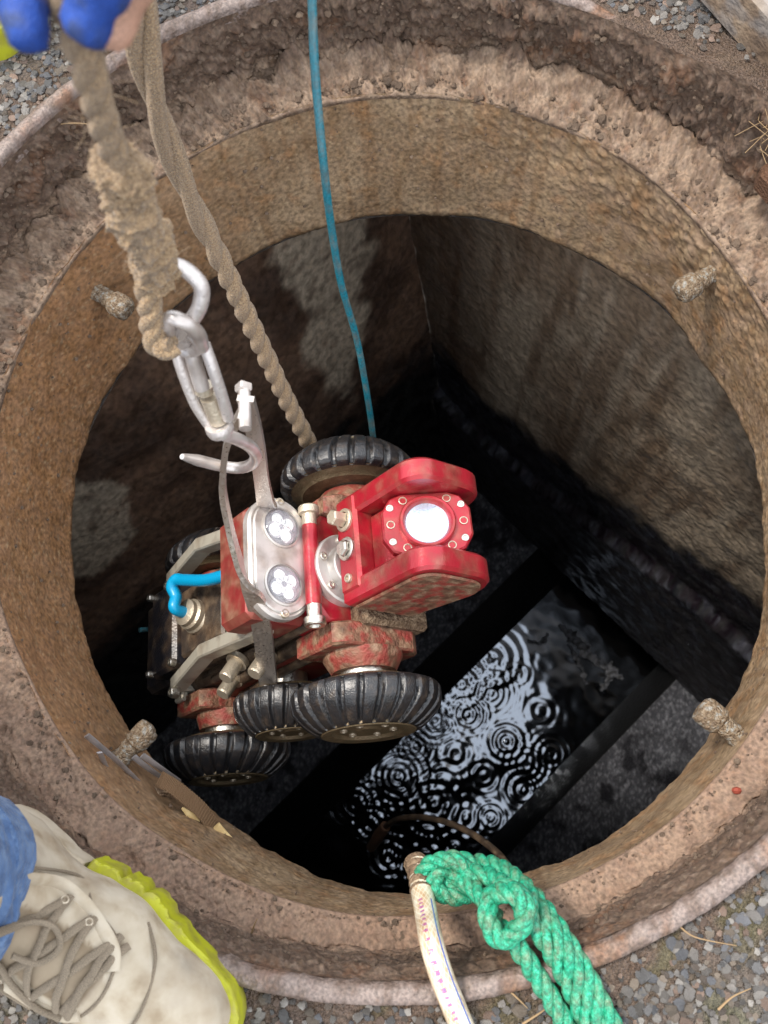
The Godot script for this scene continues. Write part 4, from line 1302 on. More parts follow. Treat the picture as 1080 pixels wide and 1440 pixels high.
func build_rigging() -> void:
	# turnbuckle with an eye above and a long open hook below
	var tb := thing("turnbuckle", "worn steel turnbuckle with open hook, joining the hoisting rope to the robot's lifting arch", "turnbuckle", Transform3D(Basis(), V(290, 540, 0.545)))
	var o := -V(290, 540, 0.545)
	var off := func(a): return a.map(func(q): return q + o)
	var s := Soup.new()
	tube(s, smooth(off.call(P([[291, 556, 0.553], [305, 592, 0.567], [308, 604, 0.573], [318, 612, 0.583], [335, 618, 0.597], [352, 628, 0.617], [360, 641, 0.640], [353, 653, 0.662], [335, 658, 0.674], [310, 655, 0.670], [285, 649, 0.655], [256, 642, 0.635]])), 10), func(sh, _a): return 0.0043 * (1.0 if sh < 0.93 else lerpf(1.0, 0.45, (sh - 0.93) / 0.07)), 14)
	put("hook", s.mesh(60), M.chrome, tb)
	s = Soup.new()
	for e in [[[247, 487, 0.524], [256, 520, 0.534], [274, 566, 0.551], [293, 596, 0.564]], [[287, 484, 0.514], [300, 520, 0.524], [313, 560, 0.541], [321, 588, 0.556]]]:
		tube(s, smooth(off.call(P(e)), 8), 0.0036, 12)
	for e in [[[268, 490, 0.521], [265, 480, 0.517]], [[306, 596, 0.562], [311, 607, 0.567]]]:
		tube(s, smooth(off.call(P(e)), 4), func(sh, _a): return 0.0088 - 0.0012 * absf(sh - 0.5), 20)
	put("body", s.mesh(60), M.steel, tb)
	s = Soup.new()
	tube(s, smooth(off.call(P([[284, 545, 0.540], [272, 505, 0.524], [266, 482, 0.515], [262, 474, 0.508], [268, 466, 0.500], [280, 478, 0.502], [283, 488, 0.508]])), 8), 0.0046, 14)
	tube(s, smooth(off.call(P([[264, 476, 0.509], [252, 482, 0.505], [240, 474, 0.497], [235, 460, 0.488], [240, 448, 0.482], [252, 450, 0.481], [268, 459, 0.486], [280, 472, 0.496], [281, 486, 0.507], [272, 492, 0.514]])), 8), 0.0042, 14)
	put("eye", s.mesh(60), M.chrome, tb)
	for k in 1:
		s = Soup.new()
		tube(s, smooth(off.call(P([[286, 541, 0.542], [287, 551, 0.546]])), 4), 0.0056, 14)
		tube(s, smooth(off.call(P([[294, 558, 0.548], [308, 592, 0.562]])), 6), 0.0058, 14)
		put("screw_stud", s.mesh(50), M.brass, tb)

	var link := Soup.new()
	tube(link, smooth(P([[244, 372, 0.463], [262, 380, 0.466], [279, 396, 0.470], [284, 410, 0.474], [281, 430, 0.480], [271, 448, 0.488], [254, 466, 0.497], [240, 481, 0.502], [228, 484, 0.500], [221, 474, 0.496], [220, 455, 0.490]]), 10), 0.0042, 14)
	tag(put("thimble_link", link.mesh(60), M.steel), "bent steel link threaded through the eye of the hoisting rope", "link")

	# hoisting rope: plain stretch, whipped splice, eye
	var hr := thing("hoisting_rope", "thick dirty tan rope from the gloved hand, spliced into an eye at the steel link", "rope", Transform3D(Basis(), V(190, 270, 0.42)))
	var oo := -V(190, 270, 0.42)
	var off2 := func(a): return a.map(func(q): return q + oo)
	s = Soup.new()
	var main := smooth(off2.call(P([[88, -90, 0.285], [98, -20, 0.295], [110, 40, 0.31], [128, 110, 0.33], [148, 180, 0.36], [168, 232, 0.385], [185, 290, 0.41]])), 16)
	laid(s, main, 3, func(sh): return lerpf(0.0045, 0.0030, smoothstep(0.1, 0.45, sh)), func(sh, _a): return lerpf(0.0046, 0.0037, smoothstep(0.1, 0.45, sh)), 0.045, 10, 0.4, 0.0003)
	put("strands", s.mesh(70), M.rope, hr)
	s = Soup.new()
	var nn := noise(160.0, 101, 3)
	var sp := smooth(off2.call(P([[160, 222, 0.378], [172, 250, 0.392], [190, 300, 0.412], [208, 345, 0.438], [226, 384, 0.462]])), 14)
	tube(s, sp, func(sh, a): return 0.0102 * (0.82 + 0.26 * smoothstep(0.0, 0.12, sh) - 0.06 * sh) + 0.0007 * sin(sh * 58.0) + 0.0012 * sin(sh * 13.0 + a) + 0.006 * nn.get_noise_3d(cos(a) * 0.012, sin(a) * 0.012, sh * 0.09), 26)
	put("splice", s.mesh(75), M.rope, hr)
	s = Soup.new()
	laid(s, smooth(off2.call(P([[207, 375, 0.457], [206, 400, 0.466], [211, 430, 0.474], [213, 456, 0.482], [219, 482, 0.488], [230, 491, 0.490], [243, 484, 0.488]])), 10), 3, 0.003, func(_sh, _a): return 0.0038, 0.03, 9)
	put("rope_eye", s.mesh(70), M.rope, hr)
	# loose fibres
	s = Soup.new()
	for k in 260:
		var i := rng.randi_range(2, main.size() - 3)
		var from: Vector3 = main[i] if k < 130 else sp[rng.randi_range(0, sp.size() - 1)]
		var d := Vector3(rng.randf_range(-1, 1), rng.randf_range(-1, 1), rng.randf_range(-1, 1)).normalized()
		var st := from + d * 0.0085
		var e := Vector3(rng.randf_range(-1, 1), rng.randf_range(-1, 1), rng.randf_range(-1, 1)) * 0.006
		tube(s, PackedVector3Array([st, st + d * 0.002 + e * 0.5, st + d * 0.004 + e]), 0.00018, 3)
	put("loose_fibres", s.mesh(80), M.rope, hr)


func build_lines() -> void:
	# second rope, two strands that lie loose at the top and tight below
	var s := Soup.new()
	var p := smooth(P([[188, -120, 0.47], [196, -20, 0.49], [204, 90, 0.53], [232, 190, 0.59], [268, 280, 0.65], [312, 370, 0.715], [355, 460, 0.78], [402, 560, 0.86], [440, 636, 0.93], [462, 700, 1.0]]), 40)
	laid(s, p, 2, func(sh): return lerpf(0.0050, 0.0027, smoothstep(0.1, 0.5, sh)), func(sh, a): return lerpf(0.0054, 0.0062, smoothstep(0.1, 0.5, sh)) + 0.0002 * sin(a * 3.0), func(sh): return lerpf(0.20, 0.040, smoothstep(0.34, 0.6, sh)), 9, 0.6, 0.00018)
	tag(put("slack_rope", s.mesh(70), M.rope), "long tan twisted rope hanging slack into the pit behind the robot", "rope")
	# teal cable
	s = Soup.new()
	tube(s, smooth(P([[432, -140, 0.55], [438, -20, 0.59], [443, 100, 0.62], [455, 230, 0.66], [466, 320, 0.71], [480, 400, 0.765], [500, 470, 0.82], [512, 530, 0.865], [524, 610, 0.93], [530, 690, 1.0], [500, 790, 1.10], [400, 860, 1.17], [260, 880, 1.14], [196, 886, 1.105]]), 12), 0.0031, 12)
	tag(put("teal_cable", s.mesh(60), M.teal), "thin teal cable hanging straight down the far side of the shaft to the robot", "cable")

	# green rope, doubled several times and knotted at the lip
	var gr := thing("green_rope", "bundle of green twisted rope knotted over the lower lip of the manhole", "rope", Transform3D(Basis(), G(760, 1300, 0.01)))
	var o := -G(760, 1300, 0.01)
	var gp := func(list): return list.map(func(q): return G(q[0], q[1], q[2]) + o)
	var strands := [
		[[618, 1240, -0.045], [650, 1228, -0.035], [690, 1234, -0.022], [726, 1262, 0.004], [758, 1310, 0.018], [794, 1372, 0.012], [826, 1440, 0.009], [870, 1530, 0.008]],
		[[640, 1222, -0.06], [680, 1214, -0.045], [720, 1232, -0.02], [756, 1276, 0.008], [790, 1330, 0.018], [826, 1400, 0.012], [858, 1470, 0.009], [900, 1550, 0.008]],
		[[650, 1236, -0.035], [682, 1266, -0.010], [702, 1304, 0.018], [728, 1332, 0.020], [754, 1372, 0.014], [784, 1420, 0.010], [808, 1470, 0.009], [840, 1540, 0.008]],
		[[668, 1216, -0.055], [704, 1222, -0.035], [744, 1254, -0.008], [780, 1300, 0.010], [818, 1360, 0.012], [850, 1420, 0.010], [884, 1490, 0.009], [930, 1580, 0.008]],
	]
	for k in 4:
		s = Soup.new()
		laid(s, smooth(gp.call(strands[k]), 26), 3, 0.0034, func(_sh, _a): return 0.0037, 0.038, 9, k * 1.3, 0.0001)
		put("strand", s.mesh(70), M.green, gr)
	# the open loop
	s = Soup.new()
	laid(s, smooth(gp.call([[690, 1262, 0.004], [700, 1256, 0.022], [722, 1256, 0.034], [738, 1276, 0.036], [734, 1300, 0.034], [722, 1312, 0.030], [704, 1322, 0.030], [690, 1304, 0.030], [686, 1280, 0.026], [692, 1262, 0.020], [712, 1250, 0.024], [734, 1262, 0.014]]), 14), 3, 0.0034, func(_sh, _a): return 0.0037, 0.034, 9)
	put("loop", s.mesh(70), M.green, gr)
	# tight knot at the tip
	s = Soup.new()
	var kc: Vector3 = G(634, 1234, -0.04) + o
	var kp := []
	for k in 40:
		var a := TAU * k / 40.0 * 3.0
		var b := TAU * k / 40.0 * 2.0
		var r := 0.0125 + 0.0055 * cos(b * 1.0)
		kp.append(kc + Vector3(cos(a) * r * 1.15, sin(b) * 0.008, sin(a) * r * 0.8))
	kp.append(kp[0])
	laid(s, smooth(kp, 5), 3, 0.0030, func(_sh, _a): return 0.0033, 0.03, 8)
	put("knot", s.mesh(70), M.green, gr)

	# clear braided hose with printed marking
	s = Soup.new()
	var hp := smooth(P_mix([[588, 1216, -0.055], [593, 1250, -0.035], [600, 1290, -0.008], [608, 1330, 0.020], [622, 1375, 0.022], [640, 1420, 0.016], [660, 1470, 0.010], [690, 1560, 0.009]]), 14)
	tube(s, hp, 0.0080, 24)
	var img := Image.create(256, 2048, false, Image.FORMAT_RGB8)
	img.fill(Color8(198, 186, 164))
	var nz := noise(0.02, 111, 4)
	for y in 2048:
		for x in 256:
			var c := Color8(204, 194, 172).lerp(Color8(164, 134, 96), clampf(0.35 + nz.get_noise_2d(x, y * 0.5) * 0.9, 0.0, 0.85))
			var br := absf(fposmod((x + y * 0.5) / 16.0, 1.0) - 0.5) < 0.09 or absf(fposmod((x - y * 0.5) / 16.0, 1.0) - 0.5) < 0.09
			if br: c = c.lerp(Color8(236, 232, 220), 0.55)
			img.set_pixel(x, y, c)
	var inked := [Color8(40, 70, 170), Color8(190, 60, 90), Color8(210, 130, 40)]
	for y in range(220, 2048):
		for x in range(60, 66): img.set_pixel(x, y, img.get_pixel(x, y).lerp(inked[0], 0.8))
	var y := 220
	while y < 2020:     # tick marks and short bars, as along a measuring hose
		var long := rng.randi_range(6, 14)
		for yy in range(y, y + long):
			for x in range(96, 96 + rng.randi_range(10, 20)): img.set_pixel(x, yy, img.get_pixel(x, yy).lerp(inked[1 if rng.randf() < 0.6 else 0], 0.75))
		y += long + rng.randi_range(8, 18)
	for yy in range(200, 2048):
		for x in range(146, 152): img.set_pixel(x, yy, img.get_pixel(x, yy).lerp(inked[2], 0.45))
	var hm := mat(Color.WHITE, 0.3)
	hm.albedo_texture = ImageTexture.create_from_image(img)
	hm.uv1_scale = Vector3(1, 2.4, 1)
	hm.uv1_offset = Vector3(0.62, 0, 0)
	hm.clearcoat_enabled = true; hm.clearcoat = 0.7; hm.clearcoat_roughness = 0.12
	var hose := thing("braided_hose", "clear braided hose with blue printed line over the lower lip beside green rope", "hose", Transform3D())
	put("hose_wall", s.mesh(60), hm, hose)
	s = Soup.new()
	tube(s, smooth(P_mix([[584, 1212, -0.060], [588, 1222, -0.052], [592, 1240, -0.041], [594, 1256, -0.032]]), 6), func(sh, a): return 0.0086 + 0.0006 * sin(sh * 30.0 + a), 18)
	put("taped_end", s.mesh(60), M.mud, hose)

	# thin dark cable curving above the water, rust-brown plug at its end
	var tc := thing("dark_cable", "thin dark cable curving over the water with a rust-brown plug at its end", "cable")
	s = Soup.new()
	tube(s, smooth(P([[770, 1300, 0.86], [735, 1250, 0.98], [700, 1200, 1.08], [650, 1165, 1.18], [600, 1150, 1.26], [560, 1152, 1.32], [540, 1164, 1.36]]), 10), 0.0042, 10)
	put("sheath", s.mesh(60), M.black_mud, tc)
	s = Soup.new()
	tube(s, smooth(P([[542, 1162, 1.355], [532, 1176, 1.38], [522, 1192, 1.41]]), 5), func(sh, _a): return 0.009 - 0.003 * absf(sh - 0.4), 12)
	put("plug", s.mesh(40), M.rustlug, tc)


func P_mix(list: Array) -> Array:
	return list.map(func(q): return G(q[0], q[1], q[2]))


# ------------------------------------------------------------------ debris, straw, slab
func build_small_things() -> void:
	build_bolts()
	build_scum()
	# torn strips wedged against the shaft
	var db := thing("torn_strips", "tangle of torn metal strips and splintered wood wedged against the shaft wall", "debris")
	var s := Soup.new()
	for e in [[[122, 1034, -0.10], [160, 1066, -0.13], [194, 1098, -0.16]], [[140, 1058, -0.11], [158, 1090, -0.14], [196, 1108, -0.17]], [[188, 1064, -0.15], [216, 1086, -0.17], [246, 1104, -0.19]], [[200, 1062, -0.15], [228, 1082, -0.17], [252, 1098, -0.19]]]:
		s = Soup.new()
		tube(s, smooth(P_mix(e), 8), 0.0028, 8, Vector2(1.0, 0.35), 0.6)
		put("metal_strip", s.mesh(40), M.strip, db)
	s = Soup.new()
	tube(s, smooth(P_mix([[170, 1095, -0.15], [205, 1112, -0.172], [240, 1116, -0.18], [262, 1118, -0.184]]), 8), func(sh, a): return 0.0045 * (1.0 - 0.5 * sh) + 0.0012 * sin(sh * 21 + a * 2), 9)
	put("splintered_stick", s.mesh(50), M.mud, db)
	s = Soup.new()
	tube(s, smooth(P_mix([[256, 1136, -0.165], [270, 1148, -0.170], [281, 1158, -0.175]]), 6), func(sh, _a): return 0.0036 * (1.0 - 0.7 * absf(sh * 2.0 - 1.0)), 7, Vector2(1.0, 0.4))
	put("pale_splinter", s.mesh(40), M.wood, db)
	s = Soup.new()
	tube(s, smooth(P_mix([[303, 1162, -0.180], [322, 1180, -0.188], [346, 1196, -0.195], [368, 1208, -0.200]]), 6), func(sh, _a): return 0.0052 * (1.0 - 0.93 * sh), 7, Vector2(1.0, 0.4))
	put("pale_splinter", s.mesh(40), M.wood, db)
	# ribbed brown band
	s = Soup.new()
	var path := smooth(P_mix([[224, 1094, -0.155], [244, 1106, -0.160], [264, 1122, -0.166], [284, 1140, -0.174], [298, 1160, -0.182], [304, 1180, -0.190]]), 12)
	for i in path.size() - 1:
		var tg := (path[i + 1] - path[i]).normalized()
		var wd := (Vector3.UP * 0.8 + Vector3(path[i].x, 0, path[i].z).normalized() * 0.55)
		wd = (wd - tg * wd.dot(tg)).normalized()
		box(s, Vector3.ZERO, Vector3((path[i + 1] - path[i]).length() * (0.72 if i % 2 == 0 else 1.04), 0.017, 0.0022 if i % 2 == 0 else 0.0012), 0.0003, turned(tg, wd, (path[i] + path[i + 1]) / 2))
	tag(put("ribbed_band", s.mesh(30), M.band), "brown ribbed plastic band curling off the torn strips in the shaft", "strap")

	# stone slab at the far right corner
	var a := G(980, 2, 0.004)
	var b := G(1084, 120, 0.004)
	var along := (b - a).normalized()
	var out := Vector3(along.z, 0, -along.x)
	if out.x < 0: out = -out
	var slab := Soup.new()
	box(slab, Vector3.ZERO, Vector3(0.62, 0.05, 0.26), 0.004, turned(along, Vector3.UP, (a + b) / 2 + out * 0.131 + Vector3(0, 0.024, 0)))
	var slab_m := mat(Color(0.50, 0.49, 0.48), 0.85, 0.0, null, 6.0, null, 0.2)
	slab_m = soil(mat(Color(0.54, 0.53, 0.52), 0.85, 0.0, null, 6.0, M.crust.heightmap_texture, 0.15), M.red.detail_albedo, M.red_mud.detail_mask)
	tag(put("stone_slab", slab.mesh(), slab_m), "straight-edged grey stone slab with muddy brown side at the upper right corner", "slab")
	# rusty lug in the broken frame below it
	s = Soup.new()
	var lg := G(1082, 262, -0.03)
	var lo := Vector3(lg.x, 0, lg.z).normalized()
	box(s, Vector3.ZERO, Vector3(0.024, 0.030, 0.030), 0.006, turned(lo, Vector3.UP, lg + lo * 0.006))
	put("rusty_lug", s.mesh(), M.rustlug, get_node("manhole_surround"))

	# straw and roots
	var bits := [[[938, 1296, 0.003], [952, 1300, 0.005], [978, 1318, 0.004], [1036, 1330, 0.003]], [[735, 1440, 0.004], [760, 1424, 0.005], [776, 1412, 0.004]], [[836, 1203, -0.19], [848, 1208, -0.188], [862, 1204, -0.19]], [[352, 1318, -0.058], [358, 1300, -0.045], [362, 1292, -0.04]], [[1010, 1420, 0.004], [1030, 1402, 0.006], [1056, 1390, 0.004]], [[715, 1392, 0.004], [728, 1404, 0.005], [742, 1418, 0.004]], [[40, 200, -0.03], [70, 178, -0.012], [120, 174, -0.006], [168, 190, -0.02]]]
	var said := ["thin bent straw on the gravel by the lower right rim", "short pale straw on the gravel beside the green rope", "curled pale fibre stuck to the lower shaft wall", "tan straw standing in mud beside the boot toe", "dry straw on the gravel at the bottom right corner", "short straw in the mud between hose and green rope", "long thin root arching over the mud at the upper left rim"]
	for i in bits.size():
		s = Soup.new()
		tube(s, smooth(P_mix(bits[i]), 6), func(sh, _a): return 0.0009 * (1.0 - 0.7 * sh), 6)
		tag(put("straw", s.mesh(60), M.straw), said[i], "straw")
	s = Soup.new()
	for k in 34:
		var c := G(1080 + rng.randf_range(-14, 22), 178 + rng.randf_range(-26, 34), 0.01)
		var d := Vector3(rng.randf_range(-1, 1), rng.randf_range(-0.2, 0.9), rng.randf_range(-1, 1)) * 0.018
		var e := Vector3(rng.randf_range(-1, 1), rng.randf_range(-0.6, 0.4), rng.randf_range(-1, 1)) * 0.012
		tube(s, smooth([c, c + d * 0.5 + e * 0.6, c + d + e * 1.4], 4), 0.00028, 4)
	tag(put("dry_root_tuft", s.mesh(70), M.straw), "tuft of dry roots in the mud heap at the upper right", "plant roots")
	# a red pebble
	s = Soup.new()
	lathe(s, [Vector2(0, -0.003), Vector2(0.003, -0.002), Vector2(0.0038, 0.0), Vector2(0.0026, 0.002), Vector2(0.0, 0.0027)], 8, Transform3D(Basis(), G(1036, 1112, -0.066)))
	tag(put("red_pebble", s.mesh(40), mat(Color(0.52, 0.22, 0.15), 0.8)), "small brick-red pebble on the pale mud ledge at the lower right", "pebble")


# ------------------------------------------------------------------ people
func boot_sd(p: Vector3) -> float:
	var d := cap_sd(p, Vector3(0.035, 0.052, 0), Vector3(0.12, 0.050, 0), 0.036, 0.039)
	d = smin(d, cap_sd(p, Vector3(0.12, 0.046, 0.004), Vector3(0.215, 0.040, 0.010), 0.040, 0.036), 0.03)
	d = smin(d, cap_sd(p, Vector3(0.16, 0.042, -0.018), Vector3(0.235, 0.036, -0.012), 0.034, 0.030), 0.03)
	d = smin(d, cap_sd(p, Vector3(0.235, 0.036, -0.008), Vector3(0.235, 0.036, 0.014), 0.030, 0.028), 0.03)
	d = smin(d, cap_sd(p, Vector3(0.075, 0.105, 0), Vector3(0.18, 0.062, 0.0), 0.037, 0.026), 0.035)
	d = smin(d, cap_sd(p, Vector3(0.050, 0.07, 0), Vector3(0.056, 0.19, 0), 0.046, 0.052), 0.03)
	return maxf(d, 0.021 - p.y)

func make_boot(parent: Node3D, at: Transform3D, laces := true) -> void:
	var nn := noise(60.0, 121, 3)
	var boot := Node3D.new()
	boot.name = "boot"
	boot.transform = at
	parent.add_child(boot)
	var upper := nets(Vector3(-0.02, 0.012, -0.075), Vector3(0.29, 0.20, 0.075), 0.004, func(p): return boot_sd(p) + nn.get_noise_3dv(p * 0.5) * 0.0022, func(p):
		# the tongue and the crease lines are browner
		var c := Color(1, 1, 1)
		if p.x > 0.07 and p.x < 0.175 and p.y > 0.07 and absf(p.z) < 0.024: c = Color(0.55, 0.50, 0.44)
		return c)
	put("upper", upper, M.suede, boot)
	# thick yellow sole with a scalloped edge
	var o := PackedVector2Array()
	for k in 128:
		var a := TAU * k / 128.0
		var dir := Vector2(cos(a), sin(a))
		var c := Vector2(0.13, 0.0)
		var r := 0.02
		for it in 80:
			var q := c + dir * r
			if boot_sd(Vector3(q.x, 0.036, q.y)) > 0.0015: break
			r += 0.002
		var notch := 0.0034 * smoothstep(0.60, 0.85, fposmod(k / 8.0, 1.0)) if dir.x > -0.2 else 0.0
		o.append(c + dir * (r + 0.0048 - notch))
	var s := Soup.new()
	var flat := Transform3D(Basis(Vector3(1, 0, 0), Vector3(0, 0, 1), Vector3(0, -1, 0)), Vector3(0, 0.034, 0))
	var front := PackedVector2Array(); var back := PackedVector2Array()
	for q in o:
		if q.x > 0.098: front.append(q)
		else: back.append(Vector2(q.x, q.y * 0.86))
	prism(s, front, 0.0, 0.033, 0.002, flat)
	put("sole", s.mesh(45), M.yellow, boot)
	s = Soup.new()
	prism(s, back, 0.0, 0.030, 0.003, flat)
	put("heel", s.mesh(45), M.suede, boot)
	if not laces: return
	var drop := func(x: float, z: float, lift: float):
		var y := 0.20
		for k in 120:
			var d := boot_sd(Vector3(x, y, z))
			if d < lift or y < 0.04: break
			y -= maxf(d - lift, 0.0008)
		return Vector3(x, y, z)
	for k in 4:            # crossed rows from eyelet to eyelet
		var x0 := 0.094 + 0.024 * k
		for sg in [-1, 1]:
			var pts := []
			for w in 9:
				var t := w / 8.0
				var over := 0.0022 * sin(PI * t) if sg > 0 else 0.0
				pts.append(drop.call(lerpf(x0, x0 + (0.024 if k < 3 else 0.008), t) + rng.randf_range(-0.0008, 0.0008), lerpf(-0.038, 0.036, t) * sg, 0.0022 + over))
			s = Soup.new()
			tube(s, smooth(pts, 4), func(sh, a): return 0.0032 + 0.0002 * sin(sh * 90.0 + a * 3.0), 10, Vector2(1.0, 0.5))
			put("lace", s.mesh(60), M.lace, boot)
	for l in [[[0.104, 0.0], [0.114, 0.016], [0.130, 0.030], [0.152, 0.036], [0.170, 0.030]], [[0.104, 0.0], [0.112, -0.016], [0.126, -0.022], [0.140, -0.014], [0.136, 0.002], [0.120, 0.006]], [[0.104, 0.002], [0.110, 0.024], [0.122, 0.044], [0.142, 0.052]]]:
		var pts := []
		for q in l: pts.append(drop.call(q[0], q[1], 0.0052))
		s = Soup.new()
		tube(s, smooth(pts, 7), 0.0025, 10, Vector2(1.0, 0.7))
		put("lace", s.mesh(60), M.lace, boot)
	# stay flaps on both sides of the laces
	for sg in [-1, 1]:
		var pts := []
		for q in [[0.078, 0.036], [0.10, 0.038], [0.125, 0.038], [0.15, 0.034], [0.168, 0.028], [0.178, 0.018]]: pts.append(drop.call(q[0], q[1] * sg, 0.0004))
		s = Soup.new()
		tube(s, smooth(pts, 8), 0.0066, 12, Vector2(1.0, 0.42))
		put("stay_flap", s.mesh(60), M.suede, boot)
		for k in 4:
			s = Soup.new()
			var c: Vector3 = drop.call(0.094 + 0.024 * k, (0.0375 - 0.0018 * k) * sg, 0.0032)
			lathe(s, [Vector2(0.0032, -0.001), Vector2(0.0032, 0.0008), Vector2(0.0022, 0.0012), Vector2(0.0016, 0.0)], 14, facing(Vector3(0.15, 1, 0.75 * sg), Vector3.RIGHT, c))
			put("eyelet", s.mesh(30), M.brass, boot)
	# stitched seams and the toe cap edge
	for l in [[[0.172, -0.05], [0.196, -0.038], [0.212, -0.012], [0.214, 0.014], [0.206, 0.04], [0.186, 0.056]], [[0.075, -0.046], [0.105, -0.044], [0.135, -0.040], [0.166, -0.034], [0.182, -0.012], [0.183, 0.012], [0.170, 0.034], [0.138, 0.042], [0.105, 0.046], [0.075, 0.048]]]:
		var pts := []
		for q in l: pts.append(drop.call(q[0], q[1], 0.0011))
		s = Soup.new()
		tube(s, smooth(pts, 8), 0.0014, 6)
		put("seam", s.mesh(60), M.lace, boot)


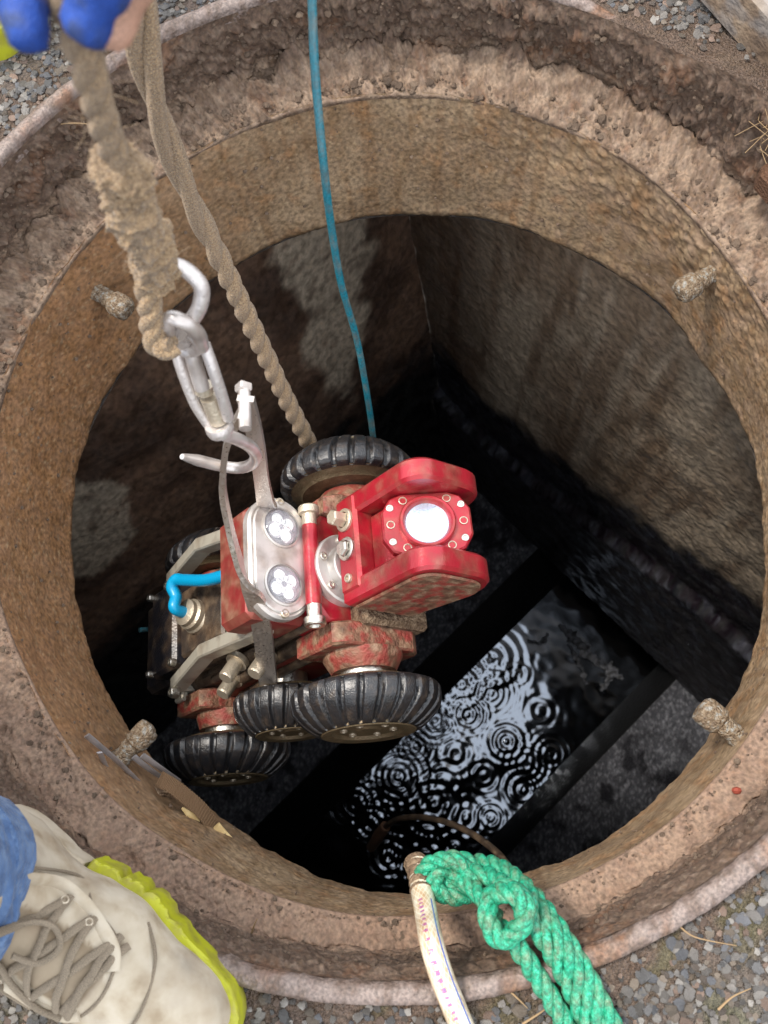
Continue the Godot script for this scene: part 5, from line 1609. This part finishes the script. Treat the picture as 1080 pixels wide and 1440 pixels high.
func build_people() -> void:
	# the one whose boot stands at the lower left
	var toe := G(330, 1448, 0.0)
	var dir := Vector3(0.79, 0, 0.61).normalized()
	var side := dir.cross(Vector3.UP)
	var heel := toe - dir * 0.220 + side * 0.013
	var one := thing("person", "person in beige lace-up boot with yellow sole and blue jeans at the lower left rim", "person", Transform3D(Basis(dir, Vector3.UP, side).scaled(Vector3.ONE * 0.80), heel))
	make_boot(one, Transform3D())
	var s := Soup.new()
	var n1 := noise(22.0, 131, 3)
	var leg := smooth([Vector3(0.050, 0.134, 0.0), Vector3(0.046, 0.165, 0.0), Vector3(0.036, 0.23, 0.0), Vector3(0.03, 0.34, 0.0), Vector3(0.05, 0.46, 0.0), Vector3(0.02, 0.54, 0.0), Vector3(-0.12, 0.56, 0.01), Vector3(-0.30, 0.52, 0.02), Vector3(-0.42, 0.50, 0.03)], 16)
	tube(s, leg, func(sh, a): return (0.062 + 0.02 * smoothstep(0.3, 0.9, sh)) * (1.0 + 0.05 * sin(a * 2.0)) + n1.get_noise_3d(cos(a) * 0.03, sin(a) * 0.03, sh * 0.5) * 0.012, 40)
	put("jeans_leg", s.mesh(70), M.denim, one)
	s = Soup.new()
	tube(s, smooth([Vector3(0.051, 0.128, 0.0), Vector3(0.0495, 0.140, 0.0), Vector3(0.048, 0.152, 0.0)], 4), func(_sh, a): return 0.0645 * (1.0 + 0.05 * sin(a * 2.0)) + n1.get_noise_3d(cos(a) * 0.03, sin(a) * 0.03, 0.0) * 0.012, 40)
	put("jeans_hem", s.mesh(70), M.denim, one)

	# the one who holds the rope, at the upper left
	var two := thing("person", "person in blue-dipped work glove gripping the tan hoisting rope at the upper left", "person", Transform3D(Basis(), G(-60, 40, 0.0)))
	var o := -G(-60, 40, 0.0)
	var bd := Vector3(0.52, 0, 0.85).normalized()
	var bs := bd.cross(Vector3.UP)
	make_boot(two, Transform3D(Basis(bd, Vector3.UP, bs), G(18, 78, 0.0) + o - bd * 0.275), false)
	var leg2 := Soup.new()
	var foot := G(18, 78, 0.0) + o - bd * 0.275
	tube(leg2, smooth([foot + bd * 0.055 + Vector3(0, 0.12, 0), foot + bd * 0.05 + Vector3(0, 0.25, 0), foot + bd * 0.06 + Vector3(0, 0.48, 0), foot + Vector3(0, 0.56, 0), foot - bd * 0.25 + Vector3(0, 0.56, 0), foot - bd * 0.42 + Vector3(0, 0.52, 0)], 10), func(sh, a): return (0.060 + 0.02 * sh) * (1.0 + 0.05 * sin(a * 2.0)) + n1.get_noise_3d(cos(a) * 0.06, sin(a) * 0.06, sh * 0.9) * 0.012, 28)
	put("trouser_leg", leg2.mesh(70), M.denim, two)
	# gloved hand: thumb to the left, index and middle finger to the right of the rope
	var caps := []
	var chain := func(list, radii):
		for k in list.size() - 1:
			caps.append([V(list[k][0], list[k][1], list[k][2]) + o, V(list[k + 1][0], list[k + 1][1], list[k + 1][2]) + o, radii[k], radii[k + 1], k])
	chain.call([[20, -150, 0.325], [16, -90, 0.308], [22, -30, 0.296], [38, 34, 0.292]], [0.0125, 0.0112, 0.0100, 0.0082])       # thumb
	var first_finger := caps.size()
	chain.call([[110, -190, 0.30], [146, -110, 0.278], [140, -40, 0.272], [126, 30, 0.280]], [0.0105, 0.0100, 0.0092, 0.0080])      # index
	chain.call([[140, -190, 0.315], [184, -110, 0.300], [176, -30, 0.294], [156, 34, 0.302]], [0.0110, 0.0102, 0.0094, 0.0082])     # middle
	chain.call([[130, -200, 0.34], [176, -140, 0.335], [160, -80, 0.335], [120, -60, 0.345]], [0.0105, 0.0095, 0.009, 0.008])      # ring
	chain.call([[110, -210, 0.36], [150, -170, 0.365], [136, -120, 0.368], [104, -100, 0.37]], [0.0095, 0.0085, 0.008, 0.0072])    # little
	for q in [[[60, -230, 0.33], [110, -200, 0.31], 0.020, 0.014], [[60, -230, 0.33], [120, -205, 0.345], 0.022, 0.014], [[40, -240, 0.335], [30, -160, 0.325], 0.020, 0.014], [[60, -230, 0.33], [20, -360, 0.34], 0.024, 0.026]]:
		caps.append([V(q[0][0], q[0][1], q[0][2]) + o, V(q[1][0], q[1][1], q[1][2]) + o, q[2], q[3], 0])
	var lo := Vector3(9, 9, 9); var hi := -lo
	for c in caps:
		for q in [c[0], c[1]]:
			lo = lo.min(q - Vector3.ONE * 0.03); hi = hi.max(q + Vector3.ONE * 0.03)
	var wr := noise(150.0, 141, 2)
	var field := func(p):
		var d := 1.0
		for c in caps:
			d = smin(d, cap_sd(p, c[0], c[1], c[2], c[3]), 0.004)
		return d + wr.get_noise_3dv(p) * 0.0012 + wr.get_noise_3dv(p * 0.35) * 0.0022
	var up_at := V(100, -6, 0.29) + o
	var dn := (V(100, 80, 0.29) - V(100, -60, 0.29)).normalized()
	var hand := nets(lo, hi, 0.0028, field, func(p):
		var along: float = (p - up_at).dot(dn)
		var blue := smoothstep(-0.004, 0.001, along + 0.0015 * wr.get_noise_3dv(p * 2.0))
		var c := lin(222, 196, 172).lerp(lin(26, 70, 156).lerp(lin(52, 64, 92), smoothstep(0.1, 0.5, wr.get_noise_3dv(p * 0.5)) * 0.7), blue)
		var mine := 9.0
		var other := 9.0
		for k in 9:      # the middle finger shows its bare knit
			var dd := cap_sd(p, caps[k][0], caps[k][1], caps[k][2], caps[k][3])
			if k < 6: other = minf(other, dd)
			else: mine = minf(mine, dd)
		c = c.lerp(lin(206, 160, 136), smoothstep(-0.0008, 0.0008, other - mine))
		return c)
	put("glove", hand, M.glove, two)
	s = Soup.new()
	tube(s, smooth([V(30, -330, 0.338) + o, V(-10, -480, 0.35) + o, V(-120, -760, 0.36) + o, V(-260, -1100, 0.36) + o], 8), func(sh, _a): return 0.034 + 0.012 * sh, 20)
	put("sleeve", s.mesh(60), M.denim, two)
